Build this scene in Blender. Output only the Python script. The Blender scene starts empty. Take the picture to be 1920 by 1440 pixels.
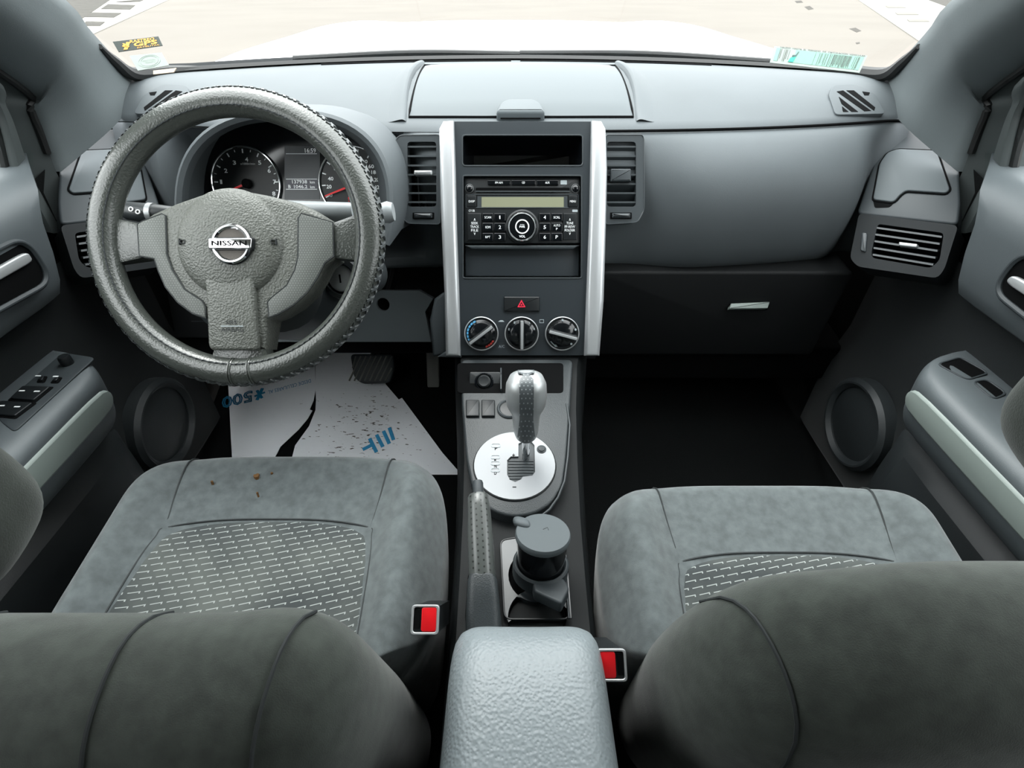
import bpy, bmesh, math, random
from mathutils import Vector, Matrix
from mathutils.geometry import tessellate_polygon
random.seed(7)
V = Vector
pi = math.pi
scn = bpy.context.scene
COL = scn.collection

# ------------------------------------------------------------------ camera, light, exposure
CAM = V((-0.018, 0.0, 0.95)); PITCH = math.radians(37.6); FPX = 1000.0
cd = bpy.data.cameras.new('camera'); cam = bpy.data.objects.new('camera', cd); COL.objects.link(cam)
cd.sensor_width = 36.0; cd.lens = 36.0 * FPX / 1920.0; cd.clip_start = 0.01; cd.clip_end = 500
cam.location = CAM; cam.rotation_euler = (pi / 2 - PITCH, 0, 0)
scn.camera = cam
world = bpy.data.worlds.new('sky'); scn.world = world; world.use_nodes = True
bg = world.node_tree.nodes['Background']; bg.inputs['Color'].default_value = (0.97, 0.985, 1.0, 1); bg.inputs['Strength'].default_value = 1.0
wn = world.node_tree; w1 = wn.nodes.new('ShaderNodeTexCoord'); w2 = wn.nodes.new('ShaderNodeSeparateXYZ'); wn.links.new(w1.outputs['Generated'], w2.inputs[0])   # overcast sky: brighter towards the zenith
w3 = wn.nodes.new('ShaderNodeMapRange'); w3.inputs['From Min'].default_value = 0.0; w3.inputs['From Max'].default_value = 1.0; w3.inputs['To Min'].default_value = 0.8; w3.inputs['To Max'].default_value = 2.0
wn.links.new(w2.outputs['Z'], w3.inputs['Value']); wn.links.new(w3.outputs['Result'], bg.inputs['Strength'])
sd = bpy.data.lights.new('sun', 'SUN'); sd.energy = 0.5; sd.angle = math.radians(25); sd.color = (1.0, 0.975, 0.94)
sun = bpy.data.objects.new('sun', sd); COL.objects.link(sun); sun.rotation_euler = (math.radians(-24), math.radians(-12), 0)
vs = scn.view_settings
vs.view_transform = 'Standard'; vs.look = 'None'; vs.gamma = 1.0; vs.use_curve_mapping = False
vs.exposure = 2.2

# ------------------------------------------------------------------ measuring: a photo pixel to a point on a real plane
CF = V((0, math.cos(PITCH), -math.sin(PITCH))); CU = V((0, math.sin(PITCH), math.cos(PITCH))); CR = V((1, 0, 0))
def ray(px, py): return CF * FPX + CR * (px - 960) - CU * (py - 720)
def hit(px, py, p, n):
    d = ray(px, py); p = V(p); n = V(n)
    return CAM + d * ((p - CAM).dot(n) / d.dot(n))
def onz(px, py, z): return hit(px, py, (0, 0, z), (0, 0, 1))
def ony(px, py, y): return hit(px, py, (0, y, 0), (0, 1, 0))
def onx(px, py, x): return hit(px, py, (x, 0, 0), (1, 0, 0))
def mir(p): return V((-p[0] - 0.045, p[1], p[2]))            # the car's left side from its right side

class Frame:
    def __init__(s, o, u, n):
        s.o = V(o); s.n = V(n).normalized(); u = V(u); s.u = (u - s.n * u.dot(s.n)).normalized(); s.v = s.n.cross(s.u).normalized()
    def pt(s, a, b, c=0.0): return s.o + s.u * a + s.v * b + s.n * c
    def px(s, x, y, c=0.0):
        q = hit(x, y, s.o + s.n * c, s.n) - s.o
        return (q.dot(s.u), q.dot(s.v))
    def poly(s, pts, c=0.0): return [s.px(x, y, c) for x, y in pts]
    def rect(s, x0, y0, x1, y1, c=0.0, r=0.0, seg=4):
        p = s.poly([(x0, y1), (x1, y1), (x1, y0), (x0, y0)], c)
        return rnd(p, r, seg) if r else p
    def mat(s): return Matrix(((s.u.x, s.v.x, s.n.x, s.o.x), (s.u.y, s.v.y, s.n.y, s.o.y), (s.u.z, s.v.z, s.n.z, s.o.z), (0, 0, 0, 1)))
    def off(s, c): return Frame(s.pt(0, 0, c), s.u, s.n)
    def at(s, a, b, c=0): return Frame(s.pt(a, b, c), s.u, s.n)

def ccw(p):
    a = sum(p[i][0] * p[(i + 1) % len(p)][1] - p[(i + 1) % len(p)][0] * p[i][1] for i in range(len(p)))
    return list(p) if a > 0 else list(p)[::-1]
def rnd(p, r, seg=4):
    p = ccw(p); out = []; n = len(p)
    for i in range(n):
        a, b, c = V((*p[i - 1], 0)), V((*p[i], 0)), V((*p[(i + 1) % n], 0))
        e1, e2 = (a - b), (c - b); rr = min(r, e1.length * .48, e2.length * .48)
        s0, s1 = b + e1.normalized() * rr, b + e2.normalized() * rr
        for k in range(seg + 1):
            t = k / seg
            q = s0 * (1 - t) ** 2 + b * 2 * t * (1 - t) + s1 * t * t
            out.append((q.x, q.y))
    return out
def inset(p, d):
    p = ccw(p); out = []; n = len(p)
    for i in range(n):
        a, b, c = V(p[i - 1]), V(p[i]), V(p[(i + 1) % n])
        e1 = (b - a); e2 = (c - b)
        if e1.length < 1e-9: e1 = e2
        if e2.length < 1e-9: e2 = e1
        n1 = V((-e1.y, e1.x)).normalized(); n2 = V((-e2.y, e2.x)).normalized()
        m = (n1 + n2); m = m.normalized() if m.length > 1e-6 else n1
        k = d / max(m.dot(n1), 0.45)
        out.append((b.x + m.x * k, b.y + m.y * k))
    return out
def circ(a, b, r, n=32, ry=None, t0=0.0): return [(a + r * math.cos(t0 + 2 * pi * i / n), b + (ry or r) * math.sin(t0 + 2 * pi * i / n)) for i in range(n)]
def lerp(a, b, t): return a + (b - a) * t
def sstep(a, b, x):
    t = max(0, min(1, (x - a) / (b - a))); return t * t * (3 - 2 * t)
def crom(pts, n):
    """Smooth curve through points (Vectors), n samples per span."""
    P = [V(p) for p in pts]; P = [P[0] * 2 - P[1]] + P + [P[-1] * 2 - P[-2]]; out = []
    for i in range(1, len(P) - 2):
        for k in range(n):
            t = k / n; a, b, c, d = P[i - 1], P[i], P[i + 1], P[i + 2]
            out.append(0.5 * ((2 * b) + (c - a) * t + (2 * a - 5 * b + 4 * c - d) * t * t + (3 * b - 3 * c + d - a) * t ** 3))
    out.append(P[-2].copy()); return out

class MB:
    def __init__(s): s.v = []; s.f = []
    def add(s, vs_, fs): 
        o = len(s.v); s.v += [V(q) for q in vs_]; s.f += [[i + o for i in f] for f in fs]; return s
    def loft(s, rows, cu=False, cap0=False, cap1=False, cv=False):
        n = len(rows[0]); vv = [q for r in rows for q in r]; ff = []
        R = len(rows)
        for i in range(R if cv else R - 1):
            for j in range(n if cu else n - 1):
                i2 = (i + 1) % R; j2 = (j + 1) % n
                ff.append([i * n + j, i * n + j2, i2 * n + j2, i2 * n + j])
        if cap0: ff.append(list(range(n))[::-1])
        if cap1: ff.append([(R - 1) * n + j for j in range(n)])
        return s.add(vv, ff)
    def prism(s, fr, poly, c0, c1, bev=0.0, seg=3):
        poly = ccw(poly); rows = [[fr.pt(a, b, c0) for a, b in poly]]
        if bev > 0:
            for k in range(seg + 1):
                t = k / seg * pi / 2
                rows.append([fr.pt(a, b, c1 - bev + bev * math.sin(t)) for a, b in inset(poly, bev * (1 - math.cos(t)))])
        else: rows.append([fr.pt(a, b, c1) for a, b in poly])
        return s.loft(rows, cu=True, cap0=True, cap1=True)
    def plate(s, fr, outer, holes, c0, c1, bev=0.0):
        loops = [ccw(outer)] + [ccw(h)[::-1] for h in holes]
        flat = [q for l in loops for q in l]
        tris = tessellate_polygon([[V((a, b, 0)) for a, b in l] for l in loops])
        s.add([fr.pt(a, b, c1) for a, b in flat], [list(t) for t in tris])
        for l in loops:
            s.loft([[fr.pt(a, b, c0) for a, b in l], [fr.pt(a, b, c1) for a, b in l]], cu=True)
        return s
    def ring(s, fr, outer, inner, c0, c1, bev=0.0):
        o, i = ccw(outer), ccw(inner); b = bev
        rows = [[fr.pt(x, y, c0) for x, y in o], [fr.pt(x, y, c1 - b) for x, y in o]]
        if b: rows.append([fr.pt(x, y, c1) for x, y in inset(o, b)]); rows.append([fr.pt(x, y, c1) for x, y in inset(i, -b)])
        rows += [[fr.pt(x, y, c1 - b) for x, y in i], [fr.pt(x, y, c0) for x, y in i]]
        return s.loft(rows, cu=True, cv=True)
    def tube(s, pts, r, seg=8, closed=False, cap=True, flat=1.0, nrm=None):
        P = [V(p) for p in pts]; n = len(P); rows = []
        up = V(nrm) if nrm is not None else V((0, 0, 1))
        for i in range(n):
            a = P[i - 1] if (i or closed) else P[0]; b = P[(i + 1) % n] if (i < n - 1 or closed) else P[-1]
            t = (b - a).normalized(); x = up.cross(t)
            if x.length < 1e-3: x = V((1, 0, 0)).cross(t)
            x.normalize(); y = t.cross(x); rr = r[i] if isinstance(r, (list, tuple)) else r
            rows.append([P[i] + x * rr * math.cos(2 * pi * k / seg) + y * rr * flat * math.sin(2 * pi * k / seg) for k in range(seg)])
        return s.loft(rows, cu=True, cv=closed, cap0=cap and not closed, cap1=cap and not closed)
    def lathe(s, fr, prof, seg=32, sx=1.0, sy=1.0):
        rows = [[fr.pt(r * sx * math.cos(2 * pi * k / seg), r * sy * math.sin(2 * pi * k / seg), c) for k in range(seg)] for r, c in prof]
        return s.loft(rows, cu=True, cap0=True, cap1=True)
    def box(s, fr, a0, a1, b0, b1, c0, c1, bev=0.0): return s.prism(fr, [(a0, b0), (a1, b0), (a1, b1), (a0, b1)], c0, c1, bev)
    def ellipsoid(s, o, rx, ry, rz, p=1.0, nu=28, nv=16, ax=None):
        o = V(o); X, Y, Z = ax or (V((1, 0, 0)), V((0, 1, 0)), V((0, 0, 1)))
        pw = lambda x: math.copysign(abs(x) ** p, x); rows = []
        for j in range(nv + 1):
            la = -pi / 2 + pi * j / nv; la = max(-pi / 2 + 1e-3, min(pi / 2 - 1e-3, la))
            rows.append([o + X * rx * pw(math.cos(la)) * pw(math.cos(2 * pi * i / nu)) + Y * ry * pw(math.cos(la)) * pw(math.sin(2 * pi * i / nu)) + Z * rz * pw(math.sin(la)) for i in range(nu)])
        return s.loft(rows, cu=True, cap0=True, cap1=True)
    def mesh(s, name, sharp=38):
        me = bpy.data.meshes.new(name); me.from_pydata([tuple(q) for q in s.v], [], s.f)
        bm = bmesh.new(); bm.from_mesh(me); bmesh.ops.remove_doubles(bm, verts=bm.verts, dist=1e-6); bmesh.ops.recalc_face_normals(bm, faces=bm.faces); bm.to_mesh(me); bm.free()
        for p in me.polygons: p.use_smooth = True
        me.set_sharp_from_angle(angle=math.radians(sharp)); return me

def tag(o, label=None, cat=None, group=None, kind=None):
    if label: o['label'] = label
    if cat: o['category'] = cat
    if group: o['group'] = group
    if kind: o['kind'] = kind
    return o
def put(o, parent):
    COL.objects.link(o)
    if parent is not None:
        o.parent = parent
        if parent.type == 'EMPTY': o.matrix_parent_inverse = Matrix.Translation(-parent.location)
    return o
def obj(name, mb, m, parent=None, sharp=38, sub=0, label=None):
    me = mb.mesh(name, sharp) if isinstance(mb, MB) else mb
    if not me.materials: me.materials.append(m)
    o = bpy.data.objects.new(name, me); put(o, parent)
    if sub: md = o.modifiers.new('smooth', 'SUBSURF'); md.levels = sub; md.render_levels = sub
    if label: o['label'] = label
    return o
def thing(name, label, cat, loc, group=None, kind=None):
    o = bpy.data.objects.new(name, None); COL.objects.link(o); o.location = V(loc); o.empty_display_size = 0.05
    return tag(o, label, cat, group, kind)
def flip_tree(parts): pass

# ------------------------------------------------------------------ materials (procedural)
def S(h):
    h = h.lstrip('#'); c = [int(h[i:i + 2], 16) / 255 for i in (0, 2, 4)]
    return tuple(x / 12.92 if x <= 0.04045 else ((x + 0.055) / 1.055) ** 2.4 for x in c)
MATS = {}
TONE = 0.70            # common reflectance scale of the dark trim, cloth and road colours below
BRIGHT = {'white_print', 'grey_print', 'silver_paint', 'chrome', 'satin_silver', 'red_plastic', 'hazard_red', 'dirty_paper', 'blue_ink', 'headliner', 'olive_lcd', 'orange_print', 'armrest_vinyl', 'blue_print', 'red_print', 'white_car_paint', 'pedal_rubber'}
def SK(h): return tuple(c * TONE for c in S(h))
def mat(name, col, rough=0.5, metal=0.0, bump=None, vary=0.0, vscale=12.0, sheen=0.0, coat=0.0, spec=0.5, emit=None, alpha=None):
    if name in MATS: return MATS[name]
    m = bpy.data.materials.new(name); m.use_nodes = True; nt = m.node_tree; N = nt.nodes; L = nt.links
    b = N['Principled BSDF']; col = (S(col) if name in BRIGHT else SK(col)) if isinstance(col, str) else col
    b.inputs['Base Color'].default_value = (*col, 1); b.inputs['Roughness'].default_value = rough; b.inputs['Metallic'].default_value = metal
    b.inputs['Specular IOR Level'].default_value = spec
    if sheen: b.inputs['Sheen Weight'].default_value = sheen; b.inputs['Sheen Roughness'].default_value = 0.4
    if coat: b.inputs['Coat Weight'].default_value = coat; b.inputs['Coat Roughness'].default_value = 0.12
    if emit: b.inputs['Emission Color'].default_value = (*col, 1); b.inputs['Emission Strength'].default_value = emit
    tc = N.new('ShaderNodeTexCoord')
    if vary:
        nz = N.new('ShaderNodeTexNoise'); nz.inputs['Scale'].default_value = vscale; nz.inputs['Detail'].default_value = 5; L.new(tc.outputs['Object'], nz.inputs['Vector'])
        rp = N.new('ShaderNodeValToRGB'); rp.color_ramp.elements[0].position = 0.32; rp.color_ramp.elements[1].position = 0.7
        rp.color_ramp.elements[0].color = (*[c * (1 - vary) for c in col], 1); rp.color_ramp.elements[1].color = (*[min(1, c * (1 + vary)) for c in col], 1)
        L.new(nz.outputs['Fac'], rp.inputs['Fac']); L.new(rp.outputs['Color'], b.inputs['Base Color'])
    if bump:
        kind, sc, st = bump[:3]
        if kind == 'leather':
            t = N.new('ShaderNodeTexVoronoi'); t.feature = 'SMOOTH_F1'; out = t.outputs['Distance']
        elif kind == 'cell':
            t = N.new('ShaderNodeTexVoronoi'); t.feature = 'F1'; out = t.outputs['Distance']
        else:
            t = N.new('ShaderNodeTexNoise'); t.inputs['Detail'].default_value = 4; out = t.outputs['Fac']
        t.inputs['Scale'].default_value = sc; L.new(tc.outputs['Object'], t.inputs['Vector'])
        bp = N.new('ShaderNodeBump'); bp.inputs['Strength'].default_value = st; bp.inputs['Distance'].default_value = bump[3] if len(bump) > 3 else 0.001
        L.new(out, bp.inputs['Height']); L.new(bp.outputs['Normal'], b.inputs['Normal'])
    MATS[name] = m; return m
def mth(nt, op, a, b=None, c=None):
    n = nt.nodes.new('ShaderNodeMath'); n.operation = op
    for i, x in enumerate((a, b, c)):
        if x is None: continue
        if isinstance(x, (int, float)): n.inputs[i].default_value = x
        else: nt.links.new(x, n.inputs[i])
    return n.outputs[0]
def framed(nt, fr):
    """Coordinates in metres along the u and v of a frame."""
    tc = nt.nodes.new('ShaderNodeTexCoord')
    outs = []
    for ax in (fr.u, fr.v):
        d = nt.nodes.new('ShaderNodeVectorMath'); d.operation = 'DOT_PRODUCT'; nt.links.new(tc.outputs['Object'], d.inputs[0]); d.inputs[1].default_value = tuple(ax)
        outs.append(mth(nt, 'SUBTRACT', d.outputs['Value'], fr.o.dot(ax)))
    return outs
def dotmat(name, col, fr, pitch, rough=0.5, depth=0.35, light=None, rad=0.2):
    """Plastic or leather with a grid of small perforations."""
    m = mat(name, col, rough); nt = m.node_tree; L = nt.links; b = nt.nodes['Principled BSDF']
    u, v = framed(nt, fr)
    row = mth(nt, 'DIVIDE', v, pitch * 0.87); ro = mth(nt, 'MULTIPLY', mth(nt, 'FLOOR', row), 0.5)
    fu = mth(nt, 'SUBTRACT', mth(nt, 'FRACT', mth(nt, 'ADD', mth(nt, 'DIVIDE', u, pitch), ro)), 0.5)
    fv = mth(nt, 'SUBTRACT', mth(nt, 'FRACT', row), 0.5)
    d = mth(nt, 'SQRT', mth(nt, 'ADD', mth(nt, 'MULTIPLY', fu, fu), mth(nt, 'MULTIPLY', fv, fv)))
    k = mth(nt, 'LESS_THAN', d, rad)
    mx = nt.nodes.new('ShaderNodeMix'); mx.data_type = 'RGBA'; L.new(k, mx.inputs['Factor'])
    c = SK(col); c2 = SK(light) if light else tuple(x * depth for x in c)
    mx.inputs['A'].default_value = (*c, 1); mx.inputs['B'].default_value = (*c2, 1)
    L.new(mx.outputs['Result'], b.inputs['Base Color'])
    bp = nt.nodes.new('ShaderNodeBump'); bp.inputs['Strength'].default_value = 0.5; bp.inputs['Distance'].default_value = 0.001; bp.invert = True
    L.new(k, bp.inputs['Height']); L.new(bp.outputs['Normal'], b.inputs['Normal'])
    return m
def glassmat(name, tint=(0.95, 0.98, 0.97), refl=0.05):
    m = bpy.data.materials.new(name); m.use_nodes = True; nt = m.node_tree; nt.nodes.clear()
    o = nt.nodes.new('ShaderNodeOutputMaterial'); t = nt.nodes.new('ShaderNodeBsdfTransparent'); t.inputs[0].default_value = (*tint, 1)
    g = nt.nodes.new('ShaderNodeBsdfGlossy'); g.inputs['Roughness'].default_value = 0.02; mx = nt.nodes.new('ShaderNodeMixShader'); mx.inputs[0].default_value = refl
    nt.links.new(t.outputs[0], mx.inputs[1]); nt.links.new(g.outputs[0], mx.inputs[2]); nt.links.new(mx.outputs[0], o.inputs['Surface'])
    MATS[name] = m; return m

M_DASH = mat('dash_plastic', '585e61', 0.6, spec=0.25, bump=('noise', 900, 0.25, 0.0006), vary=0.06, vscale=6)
M_DASHSHADE = mat('dash_plastic_shaded', '17191a', 0.6, spec=0.2, bump=('noise', 900, 0.3, 0.0006))  # dash plastic darkened: the shade under the overhang is put into the colour
M_LID = mat('lid_plastic', '5a6164', 0.56, spec=0.24, bump=('noise', 1200, 0.12, 0.0004))
M_VENT = mat('vent_plastic', '3b4144', 0.5, spec=0.3)
M_VENTDARK = mat('vent_housing_dark', '202426', 0.55, spec=0.18)
M_SLAT = mat('slat_plastic', '3c4245', 0.35)
M_BLACK = mat('black_plastic', '1b1f21', 0.4, spec=0.35)
M_GLOSS = mat('gloss_black', '101316', 0.12)
M_DEEP = mat('deep_black', '08090a', 0.9, spec=0.08)
M_FASCIA = mat('fascia_plastic', '33393d', 0.32, bump=('noise', 1500, 0.08, 0.0004))
M_SILVER = mat('silver_paint', 'c3c6c8', 0.32, 0.55)
M_CHROME = mat('chrome', 'd8dadb', 0.1, 1.0)
M_SATIN = mat('satin_silver', 'a9acad', 0.38, 0.5)
M_LEATHER = mat('leather_cover', '484c48', 0.3, coat=0.25, bump=('leather', 420, 0.5, 0.001))
M_HUB = mat('wheel_hub_plastic', '62655f', 0.45, bump=('leather', 430, 0.7, 0.0015))
M_PILLAR = mat('pillar_trim', '666e70', 0.75, bump=('noise', 700, 0.25, 0.0006), vary=0.05)
M_DOOR = mat('door_plastic', '596063', 0.5, bump=('noise', 800, 0.25, 0.0006), vary=0.06, vscale=5)
M_DOORLOW = mat('door_lower_plastic', '2b3032', 0.5, bump=('noise', 800, 0.25, 0.0006))
M_DOORCLOTH = mat('door_insert_cloth', '212526', 0.95, spec=0.2, sheen=0.2, bump=('noise', 900, 0.4, 0.0006))
M_ARM = mat('armrest_trim', '8f9a95', 0.5, bump=('noise', 800, 0.2, 0.0006))
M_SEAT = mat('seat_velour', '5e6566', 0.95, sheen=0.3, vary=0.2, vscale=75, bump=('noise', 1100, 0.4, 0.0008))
M_SEATSHADE = mat('shaded_seat_velour', '434943', 0.95, sheen=0.2, vary=0.22, vscale=60, bump=('noise', 900, 0.4, 0.0008))  # seat velour made darker: the shade behind the seats is in the colour
M_SEAM = mat('seam_thread', '2a2f30', 0.8)
M_CONSOLE = mat('console_plastic', '363b3d', 0.42, spec=0.3, bump=('leather', 700, 0.35, 0.0007))
M_CONSIDE = mat('console_side_plastic', '171a1b', 0.6, spec=0.15, bump=('noise', 900, 0.2, 0.0006))
M_ARMREST = mat('armrest_vinyl', '7a8285', 0.36, bump=('leather', 330, 0.55, 0.0012))
M_CARPET = mat('carpet', '131515', 1.0, spec=0.1, bump=('noise', 600, 0.8, 0.002))
M_HEAD = mat('headliner', 'cfd0cc', 0.95, bump=('noise', 900, 0.2, 0.0006))
M_BODY = mat('white_car_paint', 'f2f3f0', 0.25, coat=0.5)
M_WHITE = mat('white_print', 'e6eaea', 0.6)
M_GREYPRINT = mat('grey_print', '9aa3a6', 0.6)
M_RED = mat('red_plastic', 'd3131c', 0.35)
M_PINK = mat('hazard_red', 'e8314c', 0.4)
M_STALK = mat('stalk_plastic', '2e3335', 0.4)
M_COLUMN = mat('column_plastic', '9aa0a2', 0.45)
M_RUBBER = mat('black_rubber', '0c0e0e', 0.6)
M_KNEE = mat('knee_panel_plastic', '6a7275', 0.5, bump=('noise', 900, 0.15, 0.0005))

def text(s, fr, box, m, parent, name='lettering', flip=False, ext=0.0002, c=0.0, rot=0.0, bold=0.0, outline=0.0):
    """Lettering fitted to a box (a0,b0,a1,b1) in a frame."""
    cu = bpy.data.curves.new(name, 'FONT'); cu.body = s; cu.align_x = 'CENTER'; cu.resolution_u = 2; cu.offset = bold
    if outline: cu.fill_mode = 'NONE'; cu.bevel_depth = outline; cu.bevel_resolution = 0
    t = bpy.data.objects.new('t', cu); COL.objects.link(t); bpy.context.view_layer.update()
    me = bpy.data.meshes.new_from_object(t); bpy.data.objects.remove(t)
    if not len(me.vertices): return None
    xs = [q.co.x for q in me.vertices]; ys = [q.co.y for q in me.vertices]
    x0, x1, y0, y1 = min(xs), max(xs), min(ys), max(ys); a0, b0, a1, b1 = box
    ca, cb = (a0 + a1) / 2, (b0 + b1) / 2; w, h = abs(a1 - a0), abs(b1 - b0); cr, sr = math.cos(rot), math.sin(rot)
    for q in me.vertices:
        x = ((q.co.x - x0) / max(x1 - x0, 1e-6) - .5) * w; y = ((q.co.y - y0) / max(y1 - y0, 1e-6) - .5) * h
        if flip: x, y = -x, -y
        q.co = fr.pt(ca + x * cr - y * sr, cb + x * sr + y * cr, c + ext)
    me.name = name; me.materials.clear(); me.materials.append(m)
    o = bpy.data.objects.new(name, me); return put(o, parent)
def tpx(s, fr, x0, y0, x1, y1, m, parent, **k):
    c = k.get('c', 0.0); a = fr.px(x0, y1, c); b = fr.px(x1, y0, c)
    return text(s, fr, (a[0], a[1], b[0], b[1]), m, parent, **k)

# ------------------------------------------------------------------ outside: road, pavement, hood
GZ = -0.45
def gpoly(pts, z=GZ): return [onz(x, y, z) for x, y in pts]
rm = mat('asphalt', '746f69', 0.95, spec=0.05, vary=0.05, vscale=0.25)
g = MB(); g.add([V((-120, -60, GZ)), V((120, -60, GZ)), V((120, 240, GZ)), V((-120, 240, GZ))], [[0, 1, 2, 3]])
ground = tag(obj('ground', g, rm), 'pale sunlit asphalt of the street', 'road', kind='structure')
M_PAVE = mat('pale_pavement', '8f8c85', 0.9, spec=0.05, vary=0.04, vscale=0.5); M_PAVE2 = mat('grey_verge', '4f4d49', 0.95, spec=0.05, vary=0.15, vscale=2.0)
M_CRACK = mat('asphalt_patch', '4c4945', 0.95, spec=0.05, vary=0.2, vscale=3.0)
FG = Frame((0, 0, GZ), (1, 0, 0), (0, 0, 1))
def slab(name, pts, m, h, parent): return obj(name, MB().prism(FG, FG.poly(pts), 0.0, h), m, parent)
sl = tag(slab('sidewalk', [(160, 72), (330, -6), (180, -6), (90, 40), (90, 90)], M_PAVE, 0.02, None), 'white pavement strip crossing the street at the left pillar', 'sidewalk', kind='structure')
slab('verge', [(112, 5), (130, -14), (228, -14), (146, 42)], M_PAVE2, 0.03, sl)
for a in (((222, 5), (278, -3), (262, 4), (218, 4)), ((190, 18), (203, 9), (254, 11), (244, 19)), ((158, 33), (172, 25), (228, 26), (214, 34)), ((156, 50), (162, 42), (197, 43), (188, 50))):
    slab('painted_stripe', a, M_PAVE2, 0.034, sl)
sr = tag(slab('sidewalk', [(1600, -6), (1725, 80), (1800, 90), (1850, 20), (1790, -6)], M_PAVE, 0.02, None), 'white pavement strip crossing the street at the right pillar', 'sidewalk', kind='structure')
slab('verge', [(1722, -6), (1782, 16), (1830, 16), (1830, -8)], M_PAVE2, 0.03, sr)
M_FAINT = mat('faint_stripe', '78756f', 0.95, spec=0.05)
for a in (((1660, 12), (1690, 12), (1698, 16), (1664, 16)), ((1678, 25), (1716, 25), (1722, 29), (1682, 29)), ((1700, 38), (1736, 38), (1742, 42), (1704, 42))):
    slab('painted_stripe', a, M_FAINT, 0.034, sr)
for a in (((1508, 13), (1518, 11), (1526, 17), (1516, 19)), ((1592, 54), (1604, 52), (1615, 58), (1606, 61)), ((1490, 2), (1502, 1), (1506, 5), (1494, 6)), ((1604, 80), (1612, 79), (1612, 82), (1606, 83))):
    slab('asphalt_patch', a, M_CRACK, 0.003, ground)

def abase(x):
    t = (x + 0.0225) / 0.6825; t = max(-1, min(1, t))
    return V((x, 1.385 - 0.2 * abs(t) ** 2.3, 0.797 - 0.002 * abs(t)))
def wtop(x):
    t = (x + 0.0225) / 0.6825
    return V((-0.0225 + 0.5365 * t, 0.62 - 0.12 * abs(t) ** 2, 1.155 - 0.057 * abs(t) ** 2))
XS = [-0.73 + 1.415 * i / 34 for i in range(35)]
# hood
h = MB(); rows = []
for j in range(13):
    v = j / 12; y0 = 1.47; r = []
    for i in range(31):
        t = -1 + 2 * i / 30; x = -0.0225 + 0.80 * t
        y = lerp(y0 - 0.2 * abs(t) ** 2.3, 2.35 - 0.22 * abs(t) ** 2.2, v)
        bul = 0.016 * sstep(.45, .62, abs(t)) * (1 - sstep(.72, .9, abs(t)))
        z = 0.785 + 0.040 * math.sin(v * pi * 0.62) - 0.05 * abs(t) ** 3 - 0.06 * max(0, v - .8) ** 2 * 8 + bul * math.sin(min(1, v * 1.4) * pi / 2 + .3) - 0.10 * max(0, abs(t) - .9) * 6 * .1
        r.append(V((x, y, z)))
    rows.append(r)
rows.append([p + V((0, 0.05, -0.35)) for p in rows[-1]])
h.loft(rows)
hood = tag(obj('car_hood', h, M_BODY, sub=1), 'white car hood seen through the windshield', 'hood')
cw = MB(); cw.loft([[abase(x) + V((0, 0.004, -0.012)) for x in XS], [abase(x) + V((0, 0.05, 0.004)) for x in XS], [abase(x) + V((0, 0.10, 0.006)) for x in XS], [abase(x) + V((0, 0.12, -0.022)) for x in XS]])
M_COWL = mat('cowl_plastic', '15181a', 0.9, spec=0.1)
cowl = tag(obj('wiper_cowl', cw, M_COWL), 'black plastic cowl strip between windshield and white hood', 'cowl')
for k, (xa, xb) in enumerate(((-0.50, 0.0), (0.0, 0.56))):
    w = MB(); pts = crom([abase(xa) + V((0, 0.07, 0.006)), abase((xa + xb) / 2) + V((0, 0.06, 0.010)), abase(xb) + V((0, 0.055, 0.006))], 8); w.tube(pts, 0.006)
    obj('wiper_blade', w, M_RUBBER, cowl)

# ------------------------------------------------------------------ car body shell
M_GLASS = glassmat('clear_glass'); M_REARDIM = glassmat('rear_dimming_glass', (0.05, 0.055, 0.053))  # second glass is near opaque, for unseen rear panes that hold light off the seatbacks
def wind(x, t): return abase(x).lerp(wtop(x), t) + V((0, 0.0, 0.02 * math.sin(t * pi)))
w = MB(); w.loft([[wind(x, j / 8) for x in XS] for j in range(9)])
wo = tag(obj('window_1', w, M_GLASS), 'curved clear windshield above the dashboard', 'windshield', kind='structure')
sb = MB(); sb.loft([[abase(x) + V((0, -0.012, 0.004)) for x in XS], [abase(x) + V((0, -0.006, 0.010)) for x in XS], [abase(x) + V((0, 0.010, 0.008)) for x in XS], [abase(x) + V((0, 0.012, -0.01)) for x in XS]])
obj('seal', sb, M_RUBBER, wo)
for s_, T in ((1, V), (-1, mir)):
    e = MB(); e.tube([T(q) for q in crom([abase(.58) + V((0, -.004, .004)), abase(.635) + V((0, -.006, .004)), V((.668, 1.125, .803)), V((.664, 1.075, .831)), V((.648, 1.03, .855))], 6)], [.004 + .009 * math.sin(pi * min(1, k / 24 * 1.0)) * (1 - k / 26) ** .3 for k in range(25)], 8); obj('seal', e, M_RUBBER, wo)
ce = MB(); ce.loft([[wtop(x) + V((0, 0.02, 0)) for x in XS], [wtop(x) + V((0, -0.06, 0.02)) for x in XS]] + [[V((wtop(x).x * 1.0, y, 1.215 - 0.09 * abs((x + .0225) / .6825) ** 2.5)) for x in XS] for y in (0.2, -0.5, -1.2, -1.75)])
tag(obj('ceiling', ce, M_HEAD), 'light cloth headliner of the car roof', 'roof', kind='structure')
fl = MB(); fl.loft([[V((x, y, z)) for x in (-0.80, 0.80)] for y, z in ((-1.75, 0.02), (0.75, 0.0), (0.9, 0.0), (1.25, 0.114), (1.48, 0.26))])
tag(obj('floor', fl, M_CARPET), 'dark carpeted car floor', 'floor', kind='structure')
fw = MB(); fw.loft([[V((x, y, z)) for x in (-0.82, 0.82)] for y, z in ((1.42, 0.2), (1.50, 0.5), (1.40, 0.78))])
tag(obj('wall_front', fw, M_CARPET), 'dark bulkhead in front of the footwells', 'bulkhead', kind='structure')
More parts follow.
